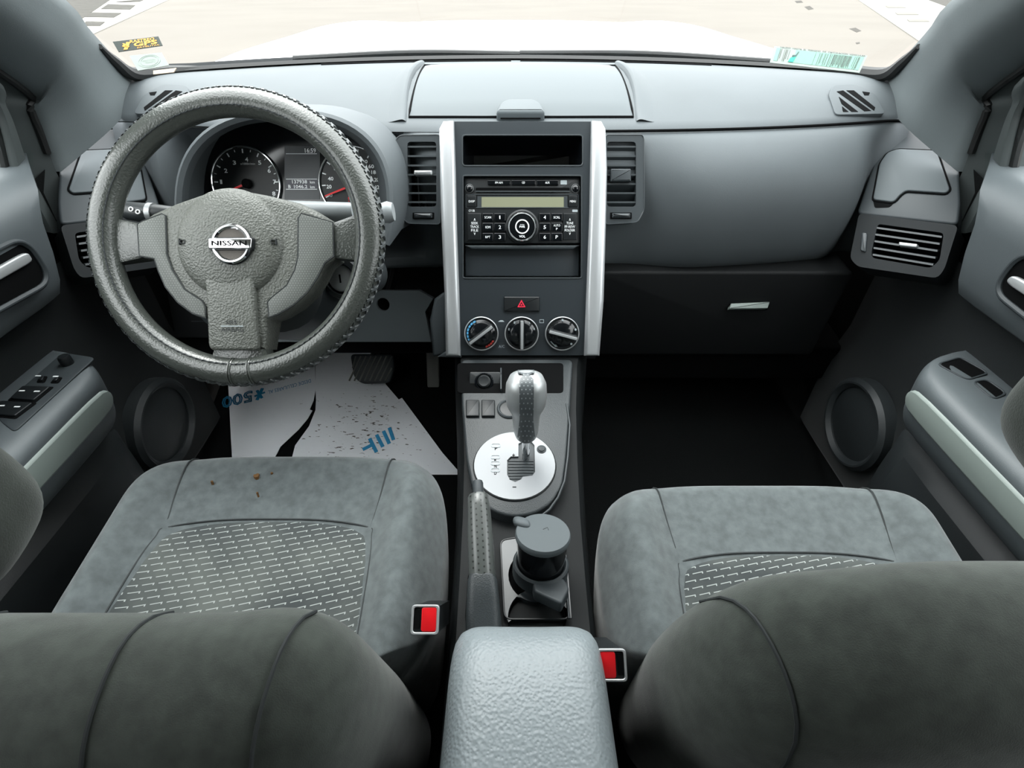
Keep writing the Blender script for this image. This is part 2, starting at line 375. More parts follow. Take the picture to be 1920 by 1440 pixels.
bw = MB(); bw.loft([[V((x, y, z)) for x in (-0.82, 0.78)] for y, z in ((-1.75, 0.0), (-1.75, 1.215))])
tag(obj('wall_back', bw, M_CARPET), 'unseen back wall, closed and dark to keep light off the seatbacks', 'wall', kind='structure')  # out of view; windowless and dark so the rear cabin stays unlit

for si, (T, sn) in enumerate(((V, 'right'), (mir, 'left'))):
    X = (lambda px, py, x: onx(px, py, x))
    # A pillar trim
    G = [V((.685, 1.17, .770)), V((.680, 1.14, .792)), V((.675, 1.107, .813)), V((.662, 1.064, .837)), V((.63, .981, .881)), V((.60, .909, .921)), V((.555, .70, 1.01)), V((.514, .5, 1.098))]
    O = [X(1806, 292, .722) + V((.003, .0, -.025)), X(1808, 286, .722), X(1838, 206, .708), X(1872, 150, .69), V((.59, .5, 1.06))]
    Gs = crom(G, 8); Os = crom(O, 6); NP = 25
    def samp(c, t):
        f = t * (len(c) - 1); i = min(int(f), len(c) - 2); return c[i].lerp(c[i + 1], f - i)
    p = MB(); rows = []
    for k in range(NP):
        t = k / (NP - 1); a, b = samp(Gs, t), samp(Os, t); nrm = V((-0.62, -0.62, 0.1)).normalized(); r = [a + V((0.012, 0.03, 0.0))]
        for q in range(13):
            u = q / 12; bulge = 0.028 * (math.sin(pi * min(1, u * 1.02)) ** 0.75) + 0.010 * math.sin(pi * u) ** 4
            r.append(a.lerp(b, u) + nrm * bulge)
        r.append(b + V((0.012, -0.001, 0))); rows.append([T(q) for q in r])
    p.loft(rows)
    tr = tag(obj('trim_%d' % (si + 1), p, M_PILLAR, sharp=60), 'grey %s windshield pillar trim beside the %s' % (('felted', 'glovebox side') if si == 0 else ('soft', 'steering wheel')), 'pillar', kind='structure')
    # door frame strip behind the pillar
    F1 = [X(1884, 318, .742), X(1901, 244, .722), X(1920, 190, .702), X(1990, 90, .655), V((.60, .45, 1.07))]
    Fs = crom(F1, 6); O2 = [q + V((.022, -.004, 0)) for q in Os]
    p = MB(); rows = []
    for k in range(NP):
        t = k / (NP - 1); a, b = samp(O2, t), samp(Fs, t)
        r = [a + V((-.014, .003, 0)), a.lerp(b, .3) + V((.012, 0, 0)), a.lerp(b, .55) + V((-.004, -.006, 0)), a.lerp(b, .85) + V((-.006, -.006, 0)), b, b + V((.03, 0, 0))]
        rows.append([T(q) for q in r])
    rows.insert(0, [q + V((0, 0, -.10)) for q in rows[0]])
    p.loft(rows); obj('door_frame', p, mat('door_frame_paint', '434a4a', .7), tr, sharp=50)
    p = MB(); p.tube([T(q + V((.010, -.002, 0))) for q in Os[6:]], 0.006, 8); obj('weatherstrip', p, M_RUBBER, tr)
    p = MB(); p.tube([T(q + V((.012, .0, 0))) for q in Fs], 0.007, 8); obj('window_seal', p, M_RUBBER, tr)
    # side rail, centre pillar, rear side panel
    p = MB(); rl = [V((.57, .55, 1.07)), V((.555, .2, 1.10)), V((.55, -.5, 1.11)), V((.55, -1.75, 1.10))]
    p.loft([[T(q + d) for d in (V((-.06, 0, .05)), V((-.02, 0, -.03)), V((.03, 0, -.05)), V((.05, 0, .03)))] for q in crom(rl, 4)], cu=True); obj('roof_rail', p, M_HEAD, tr)
    p = MB(); p.loft([[T(V((x + dx, y, z))) for dx, y in ((-.03, -.12), (-.04, -.2), (-.03, -.28), (.03, -.28), (.03, -.12))] for x, z in ((.74, .05), (.745, .7), (.58, 1.1))], cu=True); obj('centre_pillar', p, M_PILLAR, tr)
    p = MB(); p.loft([[T(V((x, y, z))) for y in (-.2, -1.0, -1.75)] for x, z in ((.76, 0), (.76, .72))]); obj('rear_side_panel', p, M_DOORLOW, tr)
    # side windows
    p = MB(); p.add([T(q) for q in (V((.752, .93, .70)), V((.752, -.16, .72)), V((.592, -.16, 1.09)), V((.60, .52, 1.07)))], [[0, 1, 2, 3]])
    tag(obj('window_%d' % (2 + si), p, M_GLASS), 'clear %s front door glass behind the pillar' % sn, 'window', kind='structure')
    p = MB(); p.add([T(q) for q in (V((.752, -.22, .72)), V((.752, -1.3, .74)), V((.592, -1.2, 1.09)), V((.592, -.22, 1.09)))], [[0, 1, 2, 3]])
    tag(obj('window_%d' % (4 + si), p, M_REARDIM), 'unseen %s rear door glass, darkened to block light' % sn, 'window', kind='structure')
    # side mirror outside
    p = MB(); p.ellipsoid(T(V((.93, .86, .80))), .10, .05, .07, .7); mm = tag(obj('side_mirror', p, M_BODY), 'white %s outside mirror behind the door glass' % sn, 'mirror')
    p = MB(); p.tube([T(V((.77, .88, .735))), T(V((.86, .87, .76)))], .025, 10, flat=.6); obj('mirror_arm', p, M_BLACK, mm)

    # ---------------- the door
    d = thing('door_%d' % (si + 1), ('right' if si == 0 else 'left') + ' front door with grey moulded panel and ' + ('two armrest pockets' if si == 0 else 'window switch armrest'), 'door', T(V((.74, .4, 0.0))), kind='structure')
    fy = [(.775, .715, .900), (.752, .724, .902), (.735, .722, .905), (.712, .708, .872), (.694, .688, .845), (.685, .670, .822), (.686, .645, .812), (.690, .600, .806), (.697, .560, .800), (.707, .537, .797), (.72, .528, .792), (.745, .527, .79)]
    p = MB(); rows = []
    ss = [0, .006, .02, .05] + [.1 + .9 * i / 16 for i in range(17)]
    for s in ss:
        r = []
        for i, (x, z, y) in enumerate(fy):
            rd = 0.02 * (1 - min(1, s / .03)) ** 2
            notch = 0.012 * sstep(.03, .06, s) * (1 - sstep(.10, .14, s)) if i in (1, 2) else 0
            zz = z + 0.03 * max(0, s - .05) * (i < 4) - notch
            r.append(T(V((x + rd, y + (-.14 - y) * s, zz))))
        rows.append(r)
    rows.insert(0, [T(V((.775, y + .0, z))) for x, z, y in fy])
    p.loft(rows); obj('upper_panel', p, M_DOOR, d, sharp=50)
    p = MB(); p.loft([[T(V((x, y, z))) for y in (1.02, .8, .5, .2, -.14)] for x, z in ((.745, .56), (.742, .50), (.738, .42), (.735, .33), (.715, .25), (.712, .06), (.74, .02))])
    obj('lower_panel', p, M_DOORCLOTH, d)
    # map pocket moulding
    p = MB(); rows = []
    for y in (.74, .72, .5, .2, .0):
        wd = .0 if y == .74 else .035
        rows.append([T(V((.715 - wd * k, y, z))) for k, z in ((0, .05), (1, .06), (1.15, .20), (.8, .26), (0, .28))])
    p.loft(rows); obj('map_pocket', p, M_DOORLOW, d, sub=1)
    # armrest
    p = MB(); rows = []
    prof = [(.742, .452), (.70, .4545), (.655, .4545), (.637, .452), (.626, .444), (.622, .432), (.624, .418), (.628, .385), (.634, .362), (.65, .335), (.69, .30), (.74, .27)]
    for k, y in enumerate((.70, .695, .68, .66, .5, .3, .1)):
        sk = [0.55, .78, .92, 1, 1, 1, 1][k]; r = []
        for x, z in prof:
            xx = .742 - (.742 - x) * sk; yy = y + (.045 * (xx - .625) / .11 if y > .6 else 0)
            r.append(T(V((xx, yy, .40 + (z - .40) * (0.9 + .1 * sk)))))
        rows.append(r)
    p.loft(rows, cap0=True); arm = obj('armrest', p, M_DOOR, d, sub=1, label='grey door armrest with a paler side strip')
    p = MB(); rows = []
    for k, y in enumerate((.674, .668, .655, .5, .3, .1)):
        sk = (.35, .75, 1, 1, 1, 1)[k]; zc = .408
        rows.append([T(V((x - .003, y, zc + dz * sk))) for x, dz in ((.6265, .022), (.622, .021), (.622, 0), (.6245, -.022), (.630, -.024))])
    p.loft(rows, cap0=True); obj('armrest_strip', p, M_ARM, arm, sub=1)
    AF = Frame(T(V((.68, .5, .4535))), T(V((1, 0, 0))) - T(V((0, 0, 0))), (0, 0, 1))
    if si == 0:
        for pts in (((1760, 684), (1800, 672), (1850, 700), (1812, 712)), ((1826, 718), (1850, 714), (1884, 738), (1862, 748))):
            q = AF.poly(pts); p = MB(); p.ring(AF, inset(rnd(q, .008), -.003), rnd(q, .008), -.001, .002, .0006); rr = obj('pocket_rim', p, M_VENT, arm)
            p = MB(); p.prism(AF, rnd(q, .008), .0, .0006); obj('pocket_floor', p, M_DEEP, rr)
    else:
        q = AF.poly([(0, 790), (0, 766), (112, 668), (128, 664), (180, 672), (28, 812)]); p = MB(); p.prism(AF, rnd(q, .01), 0, .002, .001); pn = obj('switch_panel', p, M_VENT, arm)
        fb = AF.off(.002)
        for pts in (((76, 706), (90, 706), (84, 718), (68, 718)), ((104, 708), (118, 708), (110, 719), (94, 719)), ((44, 724), (102, 726), (66, 756), (14, 752)), ((4, 752), (70, 756), (30, 786), (-30, 780))):
            q = fb.poly(pts); p = MB(); p.prism(fb, rnd(q, .003), 0, .0008); sw = obj('switch_well', p, M_DEEP, pn)
            bt = inset(q, .003); p = MB(); p.prism(fb, rnd(bt, .003), .0, .004, .0012); obj('window_switch', p, M_BLACK, pn)
        for (x, y) in ((74, 709), (107, 710), (44, 737), (72, 738), (6, 765), (35, 767)):
            a = fb.px(x, y); p = MB(); p.box(fb, a[0] - .004, a[0] + .004, a[1] - .0012, a[1] + .0012, .004, .0046); obj('switch_mark', p, M_WHITE, pn)
        a = fb.px(127, 682); p = MB(); p.lathe(fb.at(*a), [(.009, 0), (.009, .012), (.0075, .015), (.001, .0155)], 16); obj('mirror_knob', p, M_BLACK, pn)
    # inner handle bowl
    HF = Frame(T(onx(1936 if si == 0 else 1936, 535, .686)), T(V((0, -1, 0))) - T(V((0, 0, 0))), T(V((-1, 0, .06))) - T(V((0, 0, 0))))
    ov = rnd([(-.052, -.036), (.10, -.046), (.10, .034), (-.046, .038)], .035, 8)
    if si == 1: ov = [(-a if HF.v.z < 0 else a, -b if HF.v.z < 0 else b) for a, b in ov]
    p = MB(); p.ring(HF, ov, inset(ov, .008), -.006, .006, .003); hr = obj('handle_bezel', p, M_VENT, d)
    p = MB(); p.prism(HF, inset(ov, .008), -.004, .0008); obj('handle_bowl', p, M_DEEP, hr)
    lv = inset(ov, .016); p = MB(); p.prism(HF, [(a * 1.0, b * .34 - .006) for a, b in lv], 0, .006, .003); obj('door_lever', p, M_SATIN, hr)
    # speaker
    c = onx(1612, 795, .712); SF = Frame(T(c), T(V((0, -1, 0))) - T(V((0, 0, 0))), T(V((-1, 0, .0))) - T(V((0, 0, 0))))
    p = MB(); p.ring(SF, circ(0, 0, .098, 40), circ(0, 0, .078, 40), -.01, .022, .008); so = obj('speaker_ring', p, M_DOORLOW, d)
    p = MB(); p.lathe(SF, [(.079, .0), (.079, .010), (.05, .016), (.001, .018)], 32); obj('speaker_grille', p, dotmat('speaker_mesh', '2b3032', SF, .004), so)

# ------------------------------------------------------------------ kick panels and dashboard
for si, T in enumerate((V, mir)):
    p = MB(); p.loft([[T(V((x, y, z))) for y in (y1, 1.1, y2)] for x, z, y1, y2 in ((.77, -.05, .78, 1.55), (.765, .4, .78, 1.55), (.755, .66, .80, 1.35), (.74, .70, .93, 1.3), (.72, .775, 1.06, 1.2))])
    tag(obj('wall_%s' % ('right', 'left')[si], p, M_CARPET), 'dark %s footwell side panel under the dashboard' % ('right', 'left')[si], 'panel', kind='structure')
STK = Frame((0, .990, .747), (1, 0, 0), (0, -.351, .155))
def bseam(x):
    t = min(1, abs((x + .0225) / .6825)); return V((x, lerp(.995, 1.05, t ** 3), lerp(.735, .741, t ** 2)))
def pad(x, s, up=0.0):
    a, b = abase(x), bseam(x)
    return V((x, lerp(a.y, b.y, s), a.z + (b.z - a.z) * max(0, s) ** 2.6 + 0.004 * math.sin(pi * s) + up))
DX = [-0.745 + 1.445 * i / 60 for i in range(61)]
dash = thing('dashboard', 'wide dark grey moulded dashboard under the windshield', 'dashboard', (0, 1.1, 0.5))
p = MB(); p.loft([[pad(x, s) + (V((0, .0, 0)) if s < 1 else V((0, .002, -.003))) for x in DX] for s in (-.02, .02, .1, .25, .4, .55, .7, .8, .88, .94, .98, 1.0)] + [[bseam(x) + V((0, .03, -.006)) for x in DX]])
obj('top_pad', p, M_DASH, dash)
FACE = [(.004, -.004), (-.012, -.007), (-.03, -.018), (-.052, -.036), (-.075, -.065), (-.085, -.105), (-.083, -.15), (-.072, -.195), (-.058, -.226), (-.04, -.245), (-.02, -.252), (.06, -.254)]
def facept(x, k):
    dy, dz = FACE[k]; b = bseam(x); w = lerp(.5, 1.0, sstep(.19, .33, abs(x)))
    w *= 1 - .8 * max(sstep(.595, .655, x), sstep(.64, .70, -x))
    if k < 8: w *= 1 - 1.9 * sstep(-.67, -.60, x) * (1 - sstep(-.23, -.17, x))
    return b + V((0, dy * w, dz))
for nm, xs in (('passenger_face', [.10 + .60 * i / 30 for i in range(31)]), ('driver_face', [-.74 + .64 * i / 30 for i in range(31)])):
    p = MB(); p.loft([[facept(x, k) for x in xs] for k in range(len(FACE))]); obj(nm, p, M_DASH, dash, sub=1)
# chrome-thin lower edge of the passenger face
# centre storage lid
lid = MB(); rows = []
for j in range(13):
    s = lerp(.255, .915, j / 12); hw = .196 + .006 * math.sin(pi * j / 12); r = []
    for i in range(25):
        u = -1 + 2 * i / 24; e = min(1, (1 - abs(u)) * 14) * min(1, j * 1.2, (12 - j) * 1.2 + .0)
        r.append(pad(-.002 + hw * u, s, .0005 + .0045 * min(1, e) + .003 * (1 - u * u)))
    rows.append(r)
lid.loft(rows); ld = obj('storage_lid', lid, M_LID, dash, label='smooth grey storage lid on top of the dashboard')
gp = [pad(-.002 + sx * .1975, s, .001) for sx, s in [(-1, .25 + .665 * k / 12) for k in range(13)]]
gq = [pad(-.002 + .1975, .25 + .665 * (12 - k) / 12, .001) for k in range(13)]
p = MB(); p.tube(gp + gq, .0022, 6, closed=True); obj('lid_gap', p, M_DEEP, dash)
for sx in (-1, 1):
    p = MB(); rows = []
    for j in range(13):
        s = lerp(.16, .95, j / 12); hw = .2 + .008 * math.sin(pi * j / 12); k = math.sin(pi * min(1, j / 12 + .12) ** .8) if j < 12 else .3
        rows.append([pad(-.002 + sx * (hw + d), s, hh * (.35 + .65 * k)) for d, hh in ((.0, .0), (.003, .008), (.008, .010), (.016, .007), (.026, .002), (.036, -.001))])
    p.loft(rows); obj('lid_ridge', p, M_DASH, dash, sub=1)
LT = Frame(pad(-.002, .90, .004), (1, 0, 0), (0, -.22, .975))
lp = LT.poly([(930, 220), (1022, 220), (1014, 203), (1000, 196), (952, 196), (938, 203)])
p = MB(); p.prism(LT, rnd(lp, .006), -.006, .011, .006); lt = obj('lid_latch', p, M_LID, ld)
LT2 = Frame(LT.pt(*LT.px(976, 219)), (1, 0, 0), (0, -.9, .3)); p = MB(); p.prism(LT2, rnd([(-.036, -.004), (.036, -.004), (.03, .006), (-.03, .006)], .003), -.004, .0015); obj('latch_grip', p, M_DEEP, lt)
# defroster slots along the windshield foot
for a, b in ((-.42, -.02), (.0, .40)):
    p = MB(); p.tube([pad(a + (b - a) * k / 16, .085, .001) for k in range(17)], .0035, 6, flat=.5); obj('defroster_slot', p, M_DEEP, dash)
p = MB(); p.tube([bseam(x) + V((0, -.001, -.001)) for x in DX if x > .12], .0022, 6); obj('pad_seam', p, M_DEEP, dash)
p = MB(); p.tube([facept(x, 9) + V((0, -.002, 0)) for x in [.17 + .42 * k / 14 for k in range(15)]], .0022, 6); obj('face_edge', p, M_VENT, dash)
# airbag marking
AB = Frame(hit(1350, 172, (0, 1.14, 0), (0, 1, 0)), (1, 0, 0), (0, -.25, .97))
text('SRS AIRBAG', AB, (-.028, -.003, .028, .003), M_VENT, dash, name='airbag_marking', c=.003)

# corner defroster grilles and end modules, right then mirrored left
a_ = onx(1612, 398, .615); b_ = onx(1797, 420, .703); c_ = onx(1595, 495, .600); e_ = onx(1690, 272, .690)
u_ = (b_ - a_); nv_ = u_.cross(a_ - c_); nv_ = nv_ if nv_.y < 0 else -nv_; nl_ = u_.cross(e_ - a_); nl_ = nl_ if nl_.y < 0 else -nl_
VP = Frame(a_, u_, nv_); LP = Frame(a_, u_, nl_)
def tm(mb, T): mb.v = [T(q) for q in mb.v]; return mb
def vent_slats(fr, quad, n, m, parent, T, tilt=.35, dep=.016, thick=.0016, name='slat'):
    """Horizontal slats across a quad given as (bl, br, tr, tl) in frame coordinates."""
    bl, br, tr, tl = [V(q) for q in quad]
    for k in range(n):
        t = (k + .5) / n; l = bl.lerp(tl, t); r = br.lerp(tr, t)
        mb = MB(); dv = (tl - bl).normalized()
        pr = [(-thick, 0.001), (thick, 0.001), (thick + tilt * dep, -dep), (-thick + tilt * dep, -dep)]
        rows = [[fr.pt(e.x + dv.x * a, e.y + dv.y * a, c) for a, c in pr] for e in (l, r)]
        mb.loft(rows, cu=True, cap0=True, cap1=True); obj(name, tm(mb, T), m, parent)
for si, T in enumerate((V, mir)):
    wh = ('passenger door', 'driver door')[si]
    # end module body
    ep = thing('dash_end_pod', 'grey dashboard end pod with cup holder lid beside the ' + wh, 'dashboard pod', T(V((.68, .9, .6))), 'cup holder pods at the dashboard ends')
    out = rnd(LP.poly([(1606, 400), (1622, 352), (1640, 302), (1650, 268), (1668, 244), (1700, 240), (1788, 258), (1797, 304), (1801, 380), (1797, 421)]), .01, 3)
    p = MB(); p.prism(LP, out, -.07, 0.0, .004); obj('pod_body', tm(p, T), M_VENT, ep)
    lidp = LP.poly([(1650, 308), (1664, 288), (1684, 281), (1750, 284), (1758, 290), (1781, 357), (1774, 364), (1699, 359), (1688, 367), (1676, 381), (1637, 376)])
    p = MB(); p.prism(LP, rnd(lidp, .006, 3), -.002, .004, .002); cl = obj('cup_holder_lid', tm(p, T), M_LID, ep)
    p = MB(); p.tube([LP.pt(x, y, .0008) for x, y in inset(rnd(lidp, .006, 3), -.0012)], .0016, 6, closed=True); obj('lid_gap', tm(p, T), M_DEEP, ep)
    p = MB(); p.prism(LP, rnd(LP.poly([(1637, 375), (1677, 380), (1668, 389), (1640, 390)]), .004), -.001, .0008); obj('finger_notch', tm(p, T), M_DEEP, ep)
    # side air vent
    av = thing('air_vent', ('slatted air vent under the cup holder lid at the passenger door', 'slatted air vent behind the steering wheel at the driver door')[si], 'air vent', T(V((.65, .9, .56))), 'dashboard air vents')
    out = rnd(VP.poly([(1611, 400), (1797, 423), (1771, 505), (1758, 522), (1608, 500), (1594, 484)]), .008, 3)
    hole = rnd(VP.poly([(1646, 420), (1770, 437), (1762, 488), (1746, 503), (1636, 484), (1634, 474)]), .006, 3)
    p = MB(); p.plate(VP, out, [hole], -.06, 0.001); obj('vent_housing', tm(p, T), M_VENTDARK, av)
    p = MB(); p.prism(VP, inset(hole, -.002), -.05, -.034); obj('duct', tm(p, T), M_DEEP, av)
    q = VP.poly([(1636, 484), (1748, 503), (1768, 438), (1644, 421)])
    vent_slats(VP, q, 5, M_SLAT, av, T, .3)
    p = MB(); p.prism(VP, rnd(VP.poly([(1687, 455), (1722, 459), (1720, 466), (1686, 462)]), .002), -.005, .006, .002); obj('vent_tab', tm(p, T), M_SATIN, av)
    p = MB(); p.prism(VP, rnd(VP.poly([(1617, 437), (1627, 438), (1624, 474), (1614, 471)]), .003), -.004, .005, .002); obj('thumbwheel', tm(p, T), M_SLAT, av)
    # corner defroster grille
    g0_, g1_, g2_ = pad(.61, .80), pad(.64, .80), pad(.61, .70); gf = Frame(g0_ + V((0, 0, .001)), (1, 0, 0), (g1_ - g0_).cross(g2_ - g0_))
    dg = thing('defroster_grille', 'small slotted side window defroster on the ' + ('right', 'left')[si] + ' dashboard corner', 'grille', T(gf.o), 'corner defroster grilles')
    bz = rnd(gf.poly([(1566, 216), (1553, 178), (1562, 160), (1604, 158), (1640, 178), (1660, 214)]), .008, 3)
    p = MB(); p.prism(gf, bz, -.006, .0012, .001); obj('grille_frame', tm(p, T), M_DASH, dg)
    for pts in (((1568, 173), (1580, 171), (1632, 209), (1620, 210)), ((1586, 171), (1600, 171), (1640, 203), (1638, 209)), ((1572, 183), (1608, 211), (1596, 211), (1577, 196)), ((1578, 201), (1590, 211), (1580, 211), (1579, 208)), ((1616, 173), (1630, 175), (1628, 180), (1620, 180))):
        p = MB(); p.prism(gf, gf.poly(pts), .0005, .0018); obj('slot', tm(p, T), M_DEEP, dg)

# glovebox and lower passenger side
gb = thing('glovebox', 'glovebox below the passenger side dashboard, overhang shade in its colour', 'glovebox', (.37, .97, .3))
GB = Frame((.37, .965, .40), (1, 0, 0), (0, -.97, -.12))
p = MB(); p.prism(GB, rnd([(-.215, -.115), (.27, -.115), (.27, .098), (-.215, .098)], .012), -.05, .012, .006); gbl = obj('glovebox_door', p, M_DASHSHADE, gb)
GB = GB.off(.012); hc = GB.px(1403, 574); p = MB(); p.prism(GB, rnd([(hc[0] - .040, hc[1] - .009), (hc[0] + .040, hc[1] - .009), (hc[0] + .040, hc[1] + .008), (hc[0] - .040, hc[1] + .008)], .004), 0, .003, .001); obj('handle_recess', p, M_DEEP, gbl)
HF2 = Frame(GB.pt(hc[0], hc[1], .006), (1, 0, 0), (0, -.75, .66)); p = MB(); p.prism(HF2, rnd(HF2.poly([(1366, 580), (1437, 579), (1441, 567), (1369, 570)]), .001), -.006, .006, .0015); obj('glovebox_handle', p, M_ARM, gbl)
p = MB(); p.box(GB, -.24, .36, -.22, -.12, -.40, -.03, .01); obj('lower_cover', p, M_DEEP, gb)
# knee panel on the driver side
kp = thing('knee_panel', 'light grey panel under the steering column', 'panel', (-.4, .95, .4))
KF = Frame((-.38, .955, .40), (1, 0, 0), (0, -.93, .36))
ko = KF.poly([(478, 545), (786, 545), (812, 560), (797, 585), (808, 641), (478, 641)])
p = MB(); p.plate(KF, ko, [circ(*KF.px(718, 571), .0135, 20)], -.02, 0); obj('panel', p, M_KNEE, kp)
p = MB(); p.lathe(KF.at(*KF.px(718, 571)), [(.016, -.03), (.016, -.012)], 16); obj('screw_hole', p, M_DEEP, kp)
p = MB(); p.box(KF, -.35, .27, -.09, -.055, -.35, -.02); obj('under_tray', p, M_DEEP, kp)
ka = KF.px(478, 600)[0]; p = MB(); p.box(KF, -.34, ka - .002, -.055, .06, -.05, -.004, .003); obj('knee_panel_shaded', p, M_DASHSHADE, kp)  # left part of the knee panel, its shade painted in by the dark plastic
for b in (-.02, .015): p = MB(); p.box(KF, -.30, ka - .02, b, b + .0012, -.004, -.003); obj('panel_line', p, M_VENT, kp)

# ------------------------------------------------------------------ instrument binnacle
CLF = Frame(ony(530, 335, .945), (1, 0, 0), (0, -math.cos(.40), math.sin(.40)))
BIN = CLF.off(.10)
def earc(fr, cx, cy, rx, ry, n=40, a0=-.35, a1=pi + .35):
    out = []
    for i in range(n + 1):
        a = a0 + (a1 - a0) * i / n; k = .82
        out.append(fr.px(cx + rx * math.copysign(abs(math.cos(a)) ** k, math.cos(a)), cy - ry * math.copysign(abs(math.sin(a)) ** k, math.sin(a))))
    return out
ic = thing('instrument_cluster', 'arched instrument binnacle with two round gauges behind the steering wheel', 'gauge cluster', (-.4, .95, .55))
ro = earc(BIN, 531, 385, 207, 182); ri = earc(BIN, 531, 385, 193, 166); rc = earc(CLF, 531, 378, 180, 150)
rows = [[BIN.pt(a * 1.04, b * 1.0) + V((0, .26, -.055)) for a, b in ro], [BIN.pt(a * 1.02, b) + V((0, .10, -.012)) for a, b in ro], [BIN.pt(a, b, -.012) for a, b in ro], [BIN.pt(a * .995, b * .995, -.003) for a, b in ro], [BIN.pt((a + c) / 2, (b + d) / 2, .001) for (a, b), (c, d) in zip(ro, ri)], [BIN.pt(a, b, -.004) for a, b in ri], [BIN.pt(a * .99, b * .985, -.02) for a, b in ri], [CLF.pt(a, b, .0) for a, b in rc]]
p = MB(); p.loft(rows); obj('hood', p, M_DASH, ic)
p = MB(); p.prism(CLF, rc, -.01, .0005); face = obj('gauge_face', p, M_GLOSS, ic)
M_DIAL = mat('dial_face', '15191a', 0.45)
def gauge(cx, cy, nm):
    c = CLF.px(cx, cy); r = CLF.px(cx + 64, cy)[0] - c[0]; f = CLF.at(c[0], c[1], .001)
    p = MB(); p.lathe(f, [(r, 0), (r, .002)], 40); dl = obj(nm, p, M_DIAL, ic)
    p = MB(); p.ring(f, circ(0, 0, r * 1.02, 48), circ(0, 0, r * .965, 48), 0, .006, .001); obj('gauge_ring', p, M_CHROME, dl)
    return dl, f, r
tach, TF, TR = gauge(463.5, 344, 'tachometer'); spd, SF_, SR = gauge(664, 344, 'speedometer')
def ticks(par, f, r, a0, a1, n, sub):
    for i in range(n * sub + 1):
        a = a0 + (a1 - a0) * i / (n * sub); big = i % sub == 0; l = .82 if big else .87; w = r * (.016 if big else .009); ca, sa = math.cos(a), math.sin(a)
        q = [(r * x * ca - w * y * sa, r * x * sa + w * y * ca) for x, y in ((l, -1), (.93, -1), (.93, 1), (l, 1))]
        p = MB(); p.prism(f, q, .0022, .0026); obj('tick', p, M_WHITE, par)
ticks(tach, TF, TR, math.radians(207), math.radians(-27), 8, 2); ticks(spd, SF_, SR, math.radians(205), math.radians(-28), 11, 1)
for s_, x, y in (('1', 414.7, 341), ('2', 423.5, 320), ('3', 439.6, 305), ('4', 462.5, 299), ('5', 487, 305), ('6', 504.7, 320), ('7', 515, 341), ('8', 513.5, 363)):
    tpx(s_, CLF, x - (1.5 if s_ == '1' else 2.5), y - 4, x + (1.5 if s_ == '1' else 2.5), y + 4, M_WHITE, tach, c=.0035, name='numeral', bold=.02)
tpx('x1000r/min', CLF, 451, 305, 478, 309, M_WHITE, tach, c=.0035)
for s_, x, y, w in (('0', 620.6, 366, 2.5), ('20', 617, 350, 4.5), ('40', 620, 335, 4.8), ('60', 631, 316, 4.8), ('80', 645, 305, 4.8), ('140', 682, 303, 7), ('160', 694, 312, 7), ('180', 703, 323, 6.5), ('200', 708, 337, 6), ('220', 709, 351, 6)):
    tpx(s_, CLF, x - w, y - 3.6, x + w, y + 3.6, M_WHITE, spd, c=.0035, name='numeral', bold=.02)
for par, f, x0, y0, x1, y1 in ((tach, TF, 466, 345, 433, 358.5), (spd, SF_, 668, 346, 611.5, 368.5)):
    a, b = V(f.px(x0, y0)), V(f.px(x1, y1)); d = (b - a).normalized(); nn = V((-d.y, d.x))
    p = MB(); p.prism(f, [tuple(a + nn * .0022), tuple(a - nn * .0022), tuple(b - nn * .0009), tuple(b + nn * .0009)], .006, .0075); nd = obj('needle', p, M_RED, par)
    p = MB(); p.lathe(f.at(a.x, a.y), [(.008, .003), (.008, .009), (.006, .011), (.001, .0115)], 20); obj('needle_hub', p, M_DEEP, nd)
ti = CLF.px(655, 374); text('!', CLF, (ti[0] - .001, ti[1] - .004, ti[0] + .001, ti[1] + .004), M_RED, spd, name='warning_mark', c=.0035)
p = MB(); p.prism(CLF, CLF.rect(534, 274, 600, 374), 0, .0012); lcd = obj('trip_display', p, mat('lcd_panel', '2b3236', 0.3), face)
p = MB(); p.prism(CLF, CLF.rect(538, 336, 596, 355), .001, .0016); obj('odometer_strip', p, mat('lcd_strip', '4b4a55', 0.4), lcd)
for y in (288.7, 336, 355):
    p = MB(); p.prism(CLF, CLF.rect(537, y - .5, 595, y + .5), .0016, .002); obj('display_line', p, M_WHITE, lcd)
for s_, x0, y0, x1, y1 in (('16:59', 572, 278, 592, 286.5), ('137938', 548, 337.5, 575.5, 344.2), ('km', 581.5, 339, 590, 344), ('1046.2', 551.5, 346.6, 576, 353), ('km', 582, 348, 590, 353), ('B', 541, 346.6, 545, 353)):
    tpx(s_, CLF, x0, y0, x1, y1, M_WHITE, lcd, c=.002, name='display_text', bold=.015)

# ------------------------------------------------------------------ centre stack
cs = thing('center_stack', 'upright center stack fascia with two silver side strips', 'center stack', (0, .9, .4))
fout = STK.poly([(846, 231), (1112, 231), (1112, 300), (1110, 420), (1098, 664), (858, 664), (850, 420), (846, 300)])
pk = STK.rect(868, 256, 1091, 313, r=.006); rh = STK.rect(869, 331, 1089, 521, r=.004)
